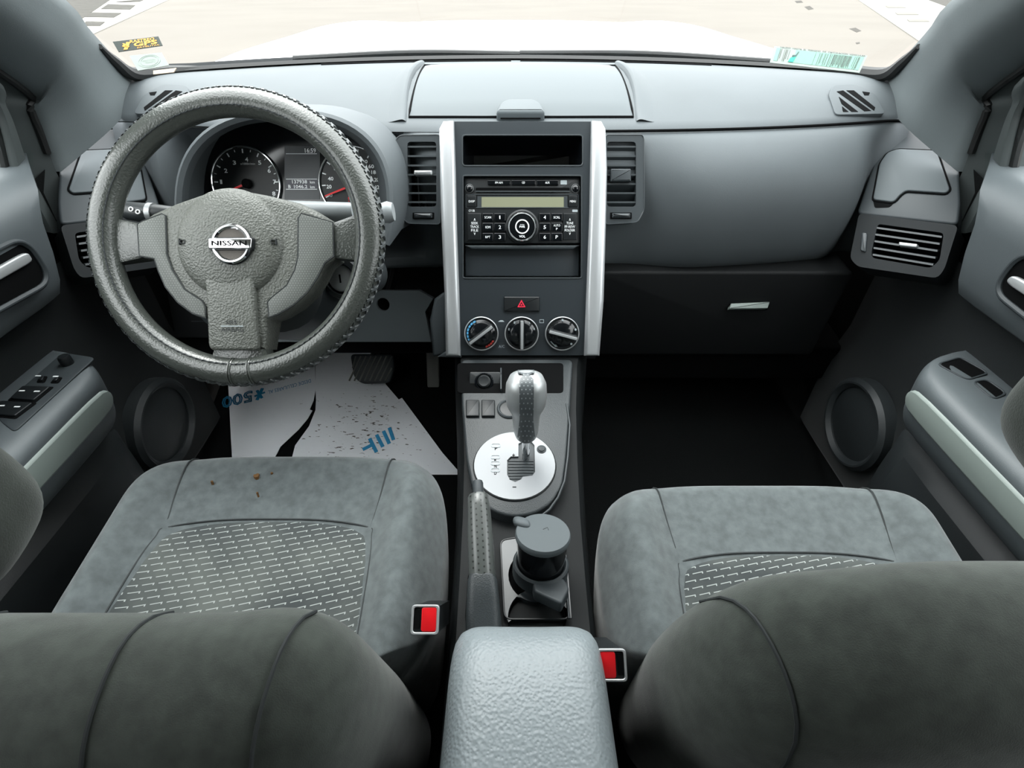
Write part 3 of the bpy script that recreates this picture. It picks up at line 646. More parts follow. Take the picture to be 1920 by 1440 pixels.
# outline, with the radio bay and the pocket cut through
p = MB(); p.plate(STK, fout, [pk, rh], -.09, .012); obj('fascia', p, M_FASCIA, cs)
for hp in (pk, rh):
    p = MB(); p.tube([STK.pt(a, b, .012) for a, b in hp], .0014, 6, closed=True); obj('bay_edge', p, M_VENT, cs)
p = MB(); ob = inset(pk, .002); ib = inset(pk, .014); p.loft([[STK.pt(a, b, .008) for a, b in ob], [STK.pt(a, b - .004, -.075) for a, b in ib]], cu=True, cap1=True); obj('storage_pocket', p, M_GLOSS, cs, label='empty black storage pocket')
for nm, o in (('l', [(826, 246), (834, 232), (853, 231), (856, 320), (858, 420), (863, 560), (865, 664), (838, 664), (836, 560), (829, 400)]), ('r', [(1106, 231), (1124, 232), (1132, 246), (1135, 320), (1133, 420), (1129, 560), (1121, 664), (1093, 664), (1097, 560), (1103, 400)])):
    o2 = STK.poly(o); p = MB(); p.prism(STK, o2, -.09, .024, .007); obj('silver_strip', p, M_SILVER, cs, label='satin silver side strip of the center stack')
o2 = STK.poly([(812, 668), (806, 600), (815, 560), (836, 545), (839, 664)]); p = MB(); p.prism(STK, o2, -.10, .006, .006); obj('cheek', p, M_VENT, cs)
p = MB(); p.prism(STK, STK.poly([(822, 667), (840, 655), (866, 655), (866, 668)]), -.06, .016, .004); obj('cheek_foot', p, M_VENT, cs)
p = MB(); p.prism(STK, STK.poly([(806, 540), (826, 250), (1134, 250), (1160, 540), (1130, 690), (830, 690)]), -.14, -.092); obj('backing', p, M_DEEP, cs)
# lower drop lid
p = MB(); p.prism(STK, STK.rect(871, 459, 1087, 519), -.02, -.006, .003); lo = obj('lower_compartment', p, M_FASCIA, cs)
p = MB(); p.prism(STK, STK.poly([(872, 460), (1086, 460), (1074, 468), (884, 468)]), -.006, .008, .003); obj('compartment_lip', p, M_VENT, lo)
# hazard switch
p = MB(); p.prism(STK, STK.rect(945, 555, 1011, 583, r=.002), .011, .016, .0025); hz = obj('hazard_switch', p, M_BLACK, cs)
hf = STK.off(.0165); T0 = [hf.px(977.8, 562), hf.px(985.5, 576), hf.px(970, 576)]
p = MB(); p.ring(hf, T0, inset(T0, .0018), 0, .0006); obj('hazard_triangle', p, M_PINK, hz)
T1 = inset(T0, .0032); p = MB(); p.ring(hf, T1, inset(T1, .0010), 0, .0006); obj('hazard_triangle', p, M_PINK, hz)
# climate dials
def dial(cx, cy, ang, nm):
    c = STK.px(cx, cy, .012); r = STK.px(cx + 32, cy, .012)[0] - c[0]; f = STK.at(c[0], c[1], .012)
    p = MB(); p.lathe(f, [(r, 0), (r, .005), (r * .96, .0065), (r * .9, .005)], 40); d = obj('climate_dial', p, M_BLACK, cs, label=nm)
    p = MB(); p.ring(f, circ(0, 0, r * 1.0, 44), circ(0, 0, r * .93, 44), .004, .0075, .001); obj('dial_ring', p, M_SATIN, d)
    p = MB(); p.lathe(f, [(r * .93, .003), (r * .7, .007), (r * .68, .012), (r * .6, .0135), (.001, .014)], 40); obj('dial_cap', p, M_GLOSS, d)
    ca, sa = math.cos(ang), math.sin(ang); R = lambda x, y: (x * ca - y * sa, x * sa + y * ca)
    bar = rnd([R(-r * .85, -r * .15), R(r * .85, -r * .15), R(r * .85, r * .15), R(-r * .85, r * .15)], r * .1)
    p = MB(); p.prism(f, bar, .005, .024, .003); hb = obj('dial_grip', p, M_BLACK, d)
    p = MB(); p.prism(f, [R(-r * .82, -r * .09), R(r * .82, -r * .09), R(r * .82, r * .07), R(-r * .82, r * .07)], .0235, .0248, .0005); obj('grip_inlay', p, M_SATIN, hb)
    return d, f, r
d1, f1, r1 = dial(902.8, 625, math.radians(37), 'round temperature dial with blue and red arc'); d2, f2, r2 = dial(978, 625, math.radians(90), 'round fan speed dial pointing upright'); d3, f3, r3 = dial(1053.7, 625, math.radians(-15), 'round air direction dial')
M_BLUE = mat('blue_print', '5aa9d8', 0.5); M_REDP = mat('red_print', 'a8342c', 0.5)
def arc(d, f, r, a0, a1, n, m, w=.05, rr=.80):
    for k in range(n):
        b0 = lerp(a0, a1, k / n); b1 = lerp(a0, a1, (k + .72) / n)
        q = [(r * (rr + w) * math.cos(b), r * (rr + w) * math.sin(b)) for b in (b0, (b0 + b1) / 2, b1)] + [(r * (rr - w) * math.cos(b), r * (rr - w) * math.sin(b)) for b in (b1, (b0 + b1) / 2, b0)]
        p = MB(); p.prism(f, q, .0035, .0078); obj('dial_mark', p, m, d)
arc(d1, f1, r1, math.radians(225), math.radians(110), 8, M_BLUE); arc(d1, f1, r1, math.radians(-30), math.radians(-75), 4, M_REDP)
for s_, a in (('0', 160), ('1', 122), ('2', 90), ('3', 57), ('4', 22)):
    a = math.radians(a); text(s_, f2, (r2 * .78 * math.cos(a) - .0014, r2 * .78 * math.sin(a) - .0022, r2 * .78 * math.cos(a) + .0014, r2 * .78 * math.sin(a) + .0022), M_GREYPRINT, d2, c=.0072, name='dial_number')
arc(d3, f3, r3, math.radians(140), math.radians(50), 2, M_GREYPRINT, .02, .62); arc(d3, f3, r3, math.radians(250), math.radians(200), 1, M_GREYPRINT, .02, .80)
for a in (165, 90, 18, -48, -118):
    a = math.radians(a); p = MB(); p.prism(f3, circ(r3 * .8 * math.cos(a), r3 * .8 * math.sin(a), r3 * .07, 6), .0035, .0078); obj('dial_mark', p, M_GREYPRINT, d3)
tpx('A/C', STK, 935, 647, 946, 652, M_GREYPRINT, cs, c=.0122)
p = MB(); p.prism(STK, STK.poly([(934, 602), (938, 599), (943, 599), (946, 602)]), .012, .0126); obj('recirculation_mark', p, M_GREYPRINT, cs)
p = MB(); p.ring(STK, STK.rect(1011, 597.5, 1019, 604), inset(STK.rect(1011, 597.5, 1019, 604), .0008), .012, .0126); obj('defrost_mark', p, M_GREYPRINT, cs)

# ------------------------------------------------------------------ radio
rd = thing('car_radio', 'black car stereo with round volume knob and button rows', 'radio', (0, .93, .6))
p = MB(); p.prism(STK, STK.rect(871, 333, 1087, 457, r=.002), -.08, .006, .002); obj('radio_body', p, M_BLACK, rd)
RF = STK.off(.006)
def btn(x0, y0, x1, y1, label=None, m=M_GLOSS, h=.003, tx=None, nm='radio_button', r=.0012, ts=None):
    p = MB(); p.prism(RF, RF.rect(x0, y0, x1, y1, r=r, seg=2), -.001, h, .001); b = obj(nm, p, m, rd)
    if label:
        lines = label.split('\n'); H = (y1 - y0); n = len(lines); lh = ts or min(5.6, H * .8 / n)
        for i, s in enumerate(lines):
            cy = (y0 + y1) / 2 + (i - (n - 1) / 2) * lh * 1.45; w = min((x1 - x0) * .8, len(s) * lh * (.3 if s == '1' else .7))
            tpx(s, RF, (x0 + x1) / 2 - w / 2, cy - lh / 2, (x0 + x1) / 2 + w / 2, cy + lh / 2, M_WHITE, b, c=h + .0003)
    return b
btn(914, 338, 957, 347, 'FM·AM', ts=4); btn(959, 338, 1004, 347, 'CD', ts=4); btn(1006, 338, 1047, 347, 'AUX', ts=4)
p = MB(); p.prism(RF, RF.rect(1051, 338, 1063, 346, r=.001), 0, .0006); obj('disc_mark', p, M_GREYPRINT, rd)
for x in (880.3, 1079):
    c = RF.px(x, 353.4); p = MB(); p.lathe(RF.at(*c), [(.0066, 0), (.0066, .003), (.005, .005), (.001, .006)], 20); obj('round_button', p, M_GLOSS, rd)
    p = MB(); p.ring(RF, circ(*c, .0072, 20), circ(*c, .0064, 20), 0, .0025, .0003); obj('button_ring', p, M_SATIN, rd)
p = MB(); p.prism(RF, RF.rect(892, 352, 1068, 359.5, r=.002), -.001, .0008); obj('disc_slot', p, M_DEEP, rd)
p = MB(); p.prism(RF, RF.rect(892, 358, 1068, 360.5), .0, .0025, .0008); obj('slot_lip', p, M_VENT, rd)
p = MB(); p.ring(RF, RF.rect(873, 364, 1085, 390.5, r=.003), inset(RF.rect(873, 364, 1085, 390.5, r=.003), .0016), 0, .0015, .0004); obj('display_frame', p, M_VENT, rd)
btn(876, 366.5, 893, 388.5, 'DISP', M_BLACK, ts=4); btn(1066, 366.5, 1082.5, 388.5, 'MENU', M_BLACK, ts=4)
p = MB(); p.prism(RF, RF.rect(895, 368, 1064, 389.5), 0, .0005); obj('display_surround', p, M_VENT, rd)
p = MB(); p.prism(RF, RF.rect(903, 369.5, 1057, 388.5), 0, .001); obj('radio_display', p, mat('olive_lcd', '7b7d67', 0.25), rd, label='blank olive grey radio display')
tpx('CY13B', RF, 879, 393, 890, 397, M_WHITE, rd, c=.0004); p = MB(); p.prism(RF, RF.rect(1073, 393, 1083, 397.5, r=.001), 0, .0005); obj('logo_mark', p, M_GREYPRINT, rd)
btn(877.5, 400, 902.5, 450, '^\nSEEK\nTRACK\nFILE\nv', M_BLACK, .004, ts=4.6); btn(1056, 400, 1081, 450, '^\nTUNE\nFF-REW\nFOLDER\nv', M_BLACK, .004, ts=4.6)
for (y0, y1), a in zip(((400, 415), (418, 434), (437, 452)), (('SCAN', '1', '4', 'SCRL'), ('RDM', '2', '5', 'AUTO\nP'), ('RPT', '3', '6', 'P'))):
    for (x0, x1), s in zip(((904.5, 925), (926.5, 948), (1011, 1032), (1033.5, 1054.5)), a): btn(x0, y0, x1, y1, s, ts=(6.5 if len(s) == 1 else 4.4))
kc = RF.px(979, 425.3); kr = RF.px(979 + 31, 425.3)[0] - kc[0]; kf = RF.at(*kc)
p = MB(); p.lathe(kf, [(kr, 0), (kr, .003), (kr * .9, .0045), (kr * .88, .002)], 40); kb = obj('volume_knob', p, M_BLACK, rd, label='round volume knob with bright ring')
p = MB(); p.ring(kf, circ(0, 0, kr * .85, 44), circ(0, 0, kr * .71, 44), .0, .009, .002); obj('knob_ring', p, M_CHROME, kb)
p = MB(); p.lathe(kf, [(kr * .72, 0), (kr * .70, .0085), (kr * .4, .0095), (.001, .0098)], 40); obj('knob_face', p, M_GLOSS, kb)
p = MB(); p.ring(kf, circ(0, 0, kr * .42, 36), circ(0, 0, kr * .35, 36), .009, .0104); obj('power_ring', p, M_WHITE, kb)
text('PUSH', kf, (-.0035, .0022, .0035, .0042), M_WHITE, kb, c=.0102); text('PWR', kf, (-.0048, -.0022, .0048, .0014), M_WHITE, kb, c=.0102, bold=.02); text('VOL', kf, (-.0055, -.0185, .0055, -.0145), M_WHITE, kb, c=.0095, bold=.02)

# ------------------------------------------------------------------ centre air vents
for k, (o, hq, ns, tabs) in enumerate((
    ([(826, 254), (752, 255), (744, 262), (748, 350), (752, 400), (764, 419), (826, 421)], (765, 267, 819, 388), 7, (778, 321, 812, 330)),
    ([(1134, 254), (1203, 254), (1206, 262), (1206, 395), (1194, 417), (1134, 421)], (1137, 267, 1191, 388), 7, (1143, 318, 1181, 342)))):
    av = thing('air_vent', ('upright air vent left of the center stack', 'upright air vent right of the center stack')[k], 'air vent', ((-.17, .19)[k], .94, .56), 'dashboard air vents')
    hole = STK.rect(*hq, r=.006, seg=3); p = MB(); p.plate(STK, rnd(STK.poly(o), .006, 3), [hole], -.05, .006); obj('vent_housing', p, M_VENT, av)
    p = MB(); p.tube([STK.pt(a, b, .006) for a, b in rnd(STK.poly(o), .006, 3)], .0011, 6, closed=True); obj('housing_edge', p, M_SLAT, av)
    p = MB(); p.prism(STK, inset(hole, -.002), -.045, -.03); obj('duct', p, M_DEEP, av)
    q = STK.rect(*hq); q = [q[0], q[1], q[2], q[3]]
    for x in (hq[0] + 14, hq[0] + 27, hq[0] + 40):
        c = STK.px(x, 300); c2 = STK.px(x, hq[1])[1]; c3 = STK.px(x, hq[3])[1]; p = MB(); p.box(STK, c[0] - .001, c[0] + .001, c3, c2, -.03, -.018); obj('vane', p, M_SLAT, av)
    vent_slats(STK.off(.003), q, ns, M_SLAT, av, V, (.15, -.75)[k], .014, .0014)
    p = MB(); p.prism(STK, STK.rect(*tabs, r=.002), -.004, .012, .003); obj('vent_tab', p, (M_SATIN, M_VENT)[k], av)
    x0 = (778, 1146)[k]; p = MB(); p.prism(STK, STK.rect(x0 - 3, 399, x0 + 37, 411, r=.001), .005, .0068); obj('wheel_slot', p, M_DEEP, av)
    p = MB(); p.prism(STK, STK.rect(x0, 400.5, x0 + 34, 409.5, r=.001), .004, .011, .003); obj('thumbwheel', p, M_SLAT, av)

# ------------------------------------------------------------------ steering column and wheel
WA = math.radians(35.0)
wd = ray(445, 447).normalized(); WC = CAM + wd * (0.72 / wd.dot(CF))
WF = Frame(WC, (1, 0, 0), (0, -math.cos(WA), math.sin(WA)))
RW = WF.px(720, 447)[0]; rt = .0185; RC = RW - rt
col = thing('stalk_housing', 'steering column cover with stalks and ignition lock behind the wheel', 'steering column', WF.pt(0, -.05, -.2))
p = MB(); rows = []
for c, w, ht, hb in ((-.035, .085, .045, .10), (-.05, .10, .062, .115), (-.10, .105, .062, .12), (-.20, .10, .06, .12), (-.27, .09, .05, .11)):
    rows.append([WF.pt(w * math.copysign(abs(math.cos(a)) ** .6, math.cos(a)), (ht if math.sin(a) > 0 else hb) * math.copysign(abs(math.sin(a)) ** .6, math.sin(a)) - .01, c) for a in [2 * pi * i / 28 for i in range(28)]])
p.loft(rows, cu=True, cap0=True); obj('lower_shroud', p, M_STALK, col)
# upper shroud reaching to the wiper stalk
p = MB(); rows = []
q0 = WF.off(-.06)
for t in range(9):
    s = t / 8; x = lerp(500, 664, s); w = .012 + .010 * (1 - s)
    c = q0.px(x, lerp(396, 396, s) + 8 * (1 - s)); rows.append([q0.pt(c[0], c[1] + w * math.sin(a), w * 1.2 * math.cos(a)) for a in [2 * pi * i / 12 for i in range(12)]])
p.loft(rows, cu=True, cap0=True, cap1=True); obj('upper_shroud', p, M_COLUMN, col)
def stalk(pts, r, m, nm):
    q1 = WF.off(-.075); P = [q1.pt(*q1.px(x, y)) for x, y in pts]; p = MB(); p.tube(P, r, 12); return obj(nm, p, m, col), P, q1
so, sp, sq = stalk([(330, 402), (300, 400), (262, 398), (238, 395)], [.011, .0125, .014, .013], M_STALK, 'light_stalk')
p = MB(); p.tube([sp[1].lerp(sp[2], .25), sp[1].lerp(sp[2], .5)], .0146, 14); obj('stalk_collar', p, M_SATIN, so)
for k, (x, y) in enumerate(((245, 392), (258, 397))):
    q2 = sq.off(.0155); c = q2.px(x, y); p = MB(); p.ring(q2, circ(*c, .0035, 10), circ(*c, .0022, 10), -.001, .0004); obj('lamp_mark', p, M_WHITE, so)
stalk([(640, 410), (690, 403), (728, 398), (738, 397)], [.010, .011, .016, .013], M_COLUMN, 'wiper_stalk')
# ignition lock
q3 = WF.off(-.055); ci = q3.px(640, 522); IG = Frame(q3.pt(*ci), (1, .15, 0), (-.12, -.9, .36))
p = MB(); p.lathe(IG, [(.034, -.10), (.033, -.01), (.029, .004), (.022, .006), (.021, -.004)], 28); obj('ignition_bezel', p, M_STALK, col)
p = MB(); p.lathe(IG, [(.019, -.01), (.019, .002), (.016, .004), (.001, .0042)], 28); ig = obj('ignition_lock', p, M_SATIN, col)
p = MB(); p.box(IG, -.0012, .0012, -.006, .006, .0035, .0048); obj('key_slot', p, M_DEEP, ig)

sw = thing('steering_wheel', 'three-spoke steering wheel with braided leather cover', 'steering wheel', WF.pt(0, 0, -.03))
def tor(t, ph, r=rt, R=RC): 
    rd = WF.u * math.cos(t) + WF.v * math.sin(t); return WC + rd * (R + r * math.cos(ph)) + WF.n * (r * math.sin(ph))
p = MB(); NT, NPh = 128, 20
p.loft([[tor(2 * pi * i / NT, 2 * pi * j / NPh) for j in range(NPh)] for i in range(NT)], cu=True, cv=True)
cover = obj('rim_cover', p, M_LEATHER, sw, sharp=80, label='grey leather rim cover, braided on its outer side')
p = MB(); ph = math.radians(122)
p.loft([[tor(2 * pi * i / 180, ph + d, rt + h) for d, h in ((-.05, -.0005), (-.03, .0008), (.03, .0008), (.05, -.0005))] for i in range(180)], cv=True); obj('stitch_seam', p, M_SEAM, cover)
base = None
for k in range(120):                                   # stitches along the seam
    if base is None:
        mb = MB(); a0 = 0; a1 = .032; mb.tube([tor(a0, ph - .05, rt + .0004), tor(a0 + .016, ph, rt + .0016), tor(a1, ph + .05, rt + .0004)], .0004, 5); base = mb.mesh('stitch'); base.materials.append(M_VENT)
    o = bpy.data.objects.new('stitch', base); COL.objects.link(o); o.parent = cover
    o.matrix_basis = Matrix.Translation(WC) @ Matrix.Rotation(2 * pi * k / 120, 4, WF.n) @ Matrix.Translation(-WC)
M_BRAID = mat('braid_leather', '565b5c', 0.4, bump=('noise', 500, .3, .0006))
NB = 84; base = [None, None]
for k in range(NB):
    for q in (0, 1):
        if base[q] is None:
            mb = MB(); rows = []; dt = 2 * pi / NB
            for i in range(8):
                s = i / 7; ph0 = lerp(.55, -1.0, s) if q == 0 else lerp(-1.0, .55, s)
                tt = dt * 1.55 * s; hgt = .0012 + .0018 * math.sin(pi * (s * 2 + (.0 if q == 0 else 1.0))) ** 2 * .8
                rows.append([tor(tt + e, ph0 + d, rt + hgt * g) for e, d, g in ((-.011, -.05, -.2), (-.008, -.03, 1.0), (.008, .03, 1.0), (.011, .05, -.2))])
            mb.loft(rows); base[q] = mb.mesh('braid_strand'); base[q].materials.append(M_BRAID)
        o = bpy.data.objects.new('braid_strand', base[q]); COL.objects.link(o); o.parent = cover
        o.matrix_basis = Matrix.Translation(WC) @ Matrix.Rotation(2 * pi * k / NB, 4, WF.n) @ Matrix.Translation(-WC)
for x in (441, 476):                                   # joining bands of the cover
    a = WF.px(x, 690); t0 = math.atan2(a[1], a[0])
    p = MB(); p.loft([[tor(t0 + e, .2 + 2.6 * j / 16, rt + h) for j in range(17)] for e, h in ((-.016, -.0004), (-.013, .001), (-.004, .0012), (-.002, .0), (.002, .0), (.004, .0012), (.013, .001), (.016, -.0004))]); obj('cover_band', p, M_LEATHER, cover)

def W8(pts): return [WF.px(260 + x / 4.364, 350 + y / 4.364) for x, y in pts]
hub = [(20, 300), (130, 225), (320, 140), (530, 68), (660, 46), (780, 38), (920, 46), (1050, 70), (1320, 135), (1460, 200), (1605, 290), (1616, 585), (1540, 640), (1480, 760), (1400, 880), (1290, 980), (1160, 1060), (1078, 1090), (1062, 1180), (1040, 1330), (625, 1330), (605, 1180), (590, 1090), (470, 1060), (350, 960), (250, 840), (190, 700), (150, 590), (40, 585)]
p = MB(); p.prism(WF, W8(hub), -.035, .006, .008); hb = obj('hub', p, M_HUB, sw, sharp=50)
p = MB(); cc = V(W8([(770, 470)])[0]); hr = W8([(1205, 470)])[0][0] - cc.x
p.lathe(WF.at(cc.x, cc.y, .004), [(hr, 0), (hr * .985, .003), (hr * .9, .0075), (hr * .7, .0115), (hr * .4, .0135), (.001, .014)], 48, 1.0, 1.02); ab = obj('airbag_cover', p, M_HUB, sw, sharp=60)
p = MB(); p.prism(WF, rnd(W8([(585, 760), (975, 720), (985, 900), (1010, 1300), (1000, 1340), (640, 1340), (615, 1300), (600, 900)]), .006), .002, .0145, .004); lsp = obj('lower_spoke', p, M_HUB, sw, sharp=50)
M_PERF = dotmat('spoke_panel', '585c58', WF, .0036, .5, light='7f847f')
for nm, q in (('left_panel', [(24, 320), (60, 298), (220, 238), (245, 250), (256, 560), (300, 690), (400, 850), (540, 940), (568, 985), (575, 1075), (470, 1040), (350, 950), (250, 825), (195, 700), (160, 595), (40, 575)]), ('right_panel', [(1600, 305), (1608, 575), (1535, 632), (1475, 750), (1395, 870), (1285, 970), (1160, 1045), (1090, 1072), (1078, 950), (1110, 915), (1230, 820), (1300, 690), (1325, 580), (1328, 270), (1350, 236)])):
    qq = W8(q); p = MB(); p.prism(WF, qq, .004, .0082, .001); pn = obj('spoke_panel', p, M_PERF, sw)
    p = MB(); p.tube([WF.pt(a, b, .007) for a, b in inset(qq, -.0006)], .0011, 5, closed=True); obj('panel_gap', p, M_SEAM, pn)
def bridge(nm, pts, t0, t1):
    """Spoke root running from the hub edge into the rim."""
    A = [V(q) for q in W8(pts)]; rows = []
    for k in range(6):
        s = k / 5; r = []
        for (h, e) in ((-.022, 0), (.002, 0), (.004, .08), (.004, .92), (.002, 1), (-.022, 1)):
            a = A[0].lerp(A[1], e); tt = lerp(t0, t1, e); b = V(((RC) * math.cos(tt), (RC) * math.sin(tt))); q = a.lerp(b, s); r.append(WF.pt(q.x, q.y, lerp(h, h * .5, s)))
        rows.append(r)
    p = MB(); p.loft(rows, cu=True, cap0=True, cap1=True); return obj('spoke_root', p, M_LEATHER, sw)
an = lambda x, y: math.atan2(*WF.px(x, y)[::-1])
bridge('l', [(30, 585), (22, 305)], an(190, 500) % (2 * pi), an(190, 405) % (2 * pi)); bridge('r', [(1610, 295), (1612, 585)], an(690, 395), an(690, 490)); bridge('b', [(625, 1330), (1040, 1330)], an(393, 690), an(512, 690))
# emblem
E = WF.off(.0185); ec = V(W8([(762, 468)])[0]); er = W8([(922, 468)])[0][0] - ec.x
def E8(pts): return [E.px(260 + x / 4.364, 350 + y / 4.364) for x, y in pts]
ecE = V(E8([(762, 470)])[0]); er = E8([(925, 470)])[0][0] - ecE.x
p = MB(); p.lathe(E.at(ecE.x, ecE.y), [(er * 1.03, -.004), (er * 1.03, .0), (er * 1.0, .001)], 40); em = obj('emblem', p, M_BLACK, ab, label='chrome round badge with name bar')
p = MB(); p.ring(E, circ(ecE.x, ecE.y, er, 48), circ(ecE.x, ecE.y, er * .77, 48), -.001, .0045, .002); obj('badge_ring', p, M_CHROME, ab)
p = MB(); p.lathe(E.at(ecE.x, ecE.y), [(er * .77, -.002), (er * .77, .0016), (.001, .0018)], 36); obj('badge_ground', p, mat('badge_brown', '5c564f', .6, bump=('noise', 900, .4, .0006)), ab)
bar = rnd(E8([(588, 428), (942, 428), (934, 515), (592, 515)]), .002); p = MB(); p.prism(E, inset(bar, -.0015), -.003, .003, .0005); obj('badge_bar_shadow', p, M_BLACK, ab)
p = MB(); p.prism(E, bar, 0, .0062, .0016); obj('badge_bar', p, M_CHROME, ab)
t0, t1 = E8([(618, 490), (902, 450)]); text('NISSAN', E, (t0[0], t0[1], t1[0], t1[1]), M_DEEP, ab, name='badge_lettering', c=.0066, bold=.012)
for x, fl in ((408, 1), (1137, -1)):
    c = V(W8([(x, 468)])[0]); f = WF.at(c.x, c.y, .0135)
    p = MB(); p.box(f, -.0005 - .004 * fl, .0005 - .004 * fl, -.004, .004, -.003, .0012); obj('horn_mark', p, M_SEAM, ab)
    p = MB(); p.ring(f, rnd([(-.003, -.0025), (.004, -.0025), (.004, .0025), (-.003, .0025)], .001), rnd([(-.0022, -.0018), (.0032, -.0018), (.0032, .0018), (-.0022, .0018)], .001), -.003, .0012); obj('horn_mark', p, M_SEAM, ab)
for s, b in (('SRS', (760, 1130, 850, 1100)), ('AIRBAG', (722, 1192, 905, 1158))):
    a0, a1 = W8([(b[0], b[1]), (b[2], b[3])]); text(s, WF, (a0[0], a0[1], a1[0], a1[1]), M_SEAM, lsp, name='airbag_lettering', c=.0147)
a0, a1 = W8([(722, 1150), (900, 1143)]); p = MB(); p.box(WF, a0[0], a1[0], a0[1], a1[1], .0142, .015); obj('lettering_rule', p, M_GREYPRINT, lsp)

# ------------------------------------------------------------------ pedals and the paper on the floor
FS = Frame((0, .9, .0), (1, 0, 0), (0, -math.sin(.314), math.cos(.314)))
bp = thing('brake_pedal', 'wide ribbed brake pedal over the paper mat', 'pedal', ony(698, 690, 1.12))
PF = Frame(ony(698, 690, 1.12), (1, 0, 0), (0, -.80, .60)); q = PF.poly([(657, 664), (737, 664), (741, 690), (733, 718), (680, 720), (664, 708)])
M_PED = mat('pedal_rubber', '6e6f6a', 0.6)
p = MB(); p.prism(PF, rnd(q, .012), -.012, .004, .004); obj('pedal_pad', p, M_VENT, bp)
for k in range(9):
    a = lerp(668, 745, k / 8); z0 = PF.px(a, 668); z1 = PF.px(a - 22, 714)
    if k in (0,): z1 = PF.px(a - 6, 690)
    if k == 8: z0 = PF.px(735, 690)
    p = MB(); p.tube([PF.pt(*z0, .004), PF.pt(*z1, .004)], .0022, 6); obj('tread_rib', p, M_PED, bp)
p = MB(); p.tube([PF.pt(.0, .02, -.012), V((-.29, 1.22, .42)), V((-.29, 1.26, .55))], .011, 8); obj('pedal_arm', p, M_BLACK, bp)
ap = thing('accelerator_pedal', 'narrow accelerator pedal beside the console', 'pedal', ony(808, 690, 1.15))
PF2 = Frame(ony(808, 700, 1.15), (1, 0, 0), (0, -.8, .6)); p = MB(); p.prism(PF2, rnd(PF2.poly([(799, 655), (822, 655), (824, 738), (802, 735)]), .006), -.01, .004, .003); obj('pedal_pad', p, M_PED, ap)
p = MB(); p.tube([PF2.pt(.005, .03, -.01), V((-.16, 1.28, .40))], .008, 8); obj('pedal_arm', p, M_BLACK, ap)

def papermat():
    m = mat('dirty_paper', 'dde3ea', .7); nt = m.node_tree; L = nt.links; b = nt.nodes['Principled BSDF']; tc = nt.nodes.new('ShaderNodeTexCoord')
    n1 = nt.nodes.new('ShaderNodeTexNoise'); n1.inputs['Scale'].default_value = 6; n1.inputs['Detail'].default_value = 6; L.new(tc.outputs['Object'], n1.inputs['Vector'])
    mp = nt.nodes.new('ShaderNodeMapping'); mp.inputs['Scale'].default_value = (40, 130, 130); mp.inputs['Rotation'].default_value = (0, 0, .35); L.new(tc.outputs['Object'], mp.inputs['Vector'])
    n2 = nt.nodes.new('ShaderNodeTexNoise'); n2.inputs['Scale'].default_value = 1.6; n2.inputs['Detail'].default_value = 3; L.new(mp.outputs['Vector'], n2.inputs['Vector'])
    c = onz(690, 810, .03); d = nt.nodes.new('ShaderNodeVectorMath'); d.operation = 'DISTANCE'; L.new(tc.outputs['Object'], d.inputs[0]); d.inputs[1].default_value = tuple(c)
    near = mth(nt, 'SUBTRACT', 1.0, mth(nt, 'MULTIPLY', d.outputs['Value'], 4.2))
    k = mth(nt, 'MULTIPLY', mth(nt, 'GREATER_THAN', mth(nt, 'ADD', n2.outputs['Fac'], mth(nt, 'MULTIPLY', near, .16)), .755), mth(nt, 'GREATER_THAN', near, 0.0))
    k2 = mth(nt, 'MULTIPLY', mth(nt, 'MAXIMUM', near, 0.0), mth(nt, 'MULTIPLY', n1.outputs['Fac'], .45))
    mx = nt.nodes.new('ShaderNodeMix'); mx.data_type = 'RGBA'; mx.inputs['A'].default_value = (*S('f1f4f8'), 1); mx.inputs['B'].default_value = (*S('4e4a44'), 1); L.new(mth(nt, 'MINIMUM', mth(nt, 'ADD', mth(nt, 'MULTIPLY', k, .8), k2), 1.0), mx.inputs['Factor'])
    L.new(mx.outputs['Result'], b.inputs['Base Color'])
    bpn = nt.nodes.new('ShaderNodeBump'); bpn.inputs['Strength'].default_value = .5; bpn.inputs['Distance'].default_value = .02; L.new(n1.outputs['Fac'], bpn.inputs['Height']); L.new(bpn.outputs['Normal'], b.inputs['Normal'])
    return m
M_PAPER = papermat()
FP = FS.off(.004)
pm = thing('paper_mat', 'torn dirty white paper mat with blue print on the driver floor', 'paper mat', FP.pt(-.3, .3))
def sheet(pts, nm, h):
    q = FP.poly(pts); p = MB(); p.prism(FP, q, h, h + .0012); return obj(nm, p, M_PAPER, pm)
sa = sheet([(424, 640), (434, 835), (438, 900), (470, 930), (520, 850), (526, 838), (560, 806), (577, 786), (586, 770), (581, 768), (588, 752), (592, 730), (589, 640)], 'paper_sheet', .0)
sb_ = sheet([(592, 730), (593, 752), (592, 770), (580, 800), (554, 836), (530, 930), (900, 930), (830, 850), (754, 747), (748, 750), (724, 722), (690, 640), (600, 610), (592, 640)], 'paper_sheet', .0015)
M_BLUEINK = mat('blue_ink', '1f86b4', .6)
f0 = FP.off(.0014)
def ftext(s, x0, y0, x1, y1, hpx, m, par, **k):
    a, b = V(f0.px(x0, y0)), V(f0.px(x1, y1)); c = (a + b) / 2; d = b - a; h = (V(f0.px((x0 + x1) / 2, (y0 + y1) / 2 + hpx / 2)) - V(f0.px((x0 + x1) / 2, (y0 + y1) / 2 - hpx / 2))).length
    return text(s, f0, (c.x - d.length / 2, c.y - h / 2, c.x + d.length / 2, c.y + h / 2), m, par, rot=math.atan2(d.y, d.x), flip=True, **k)
ftext('500', 416, 756, 474, 742, 22, M_BLUEINK, sa, name='print_number', c=.0004, outline=.035)
ac = f0.px(487, 739)
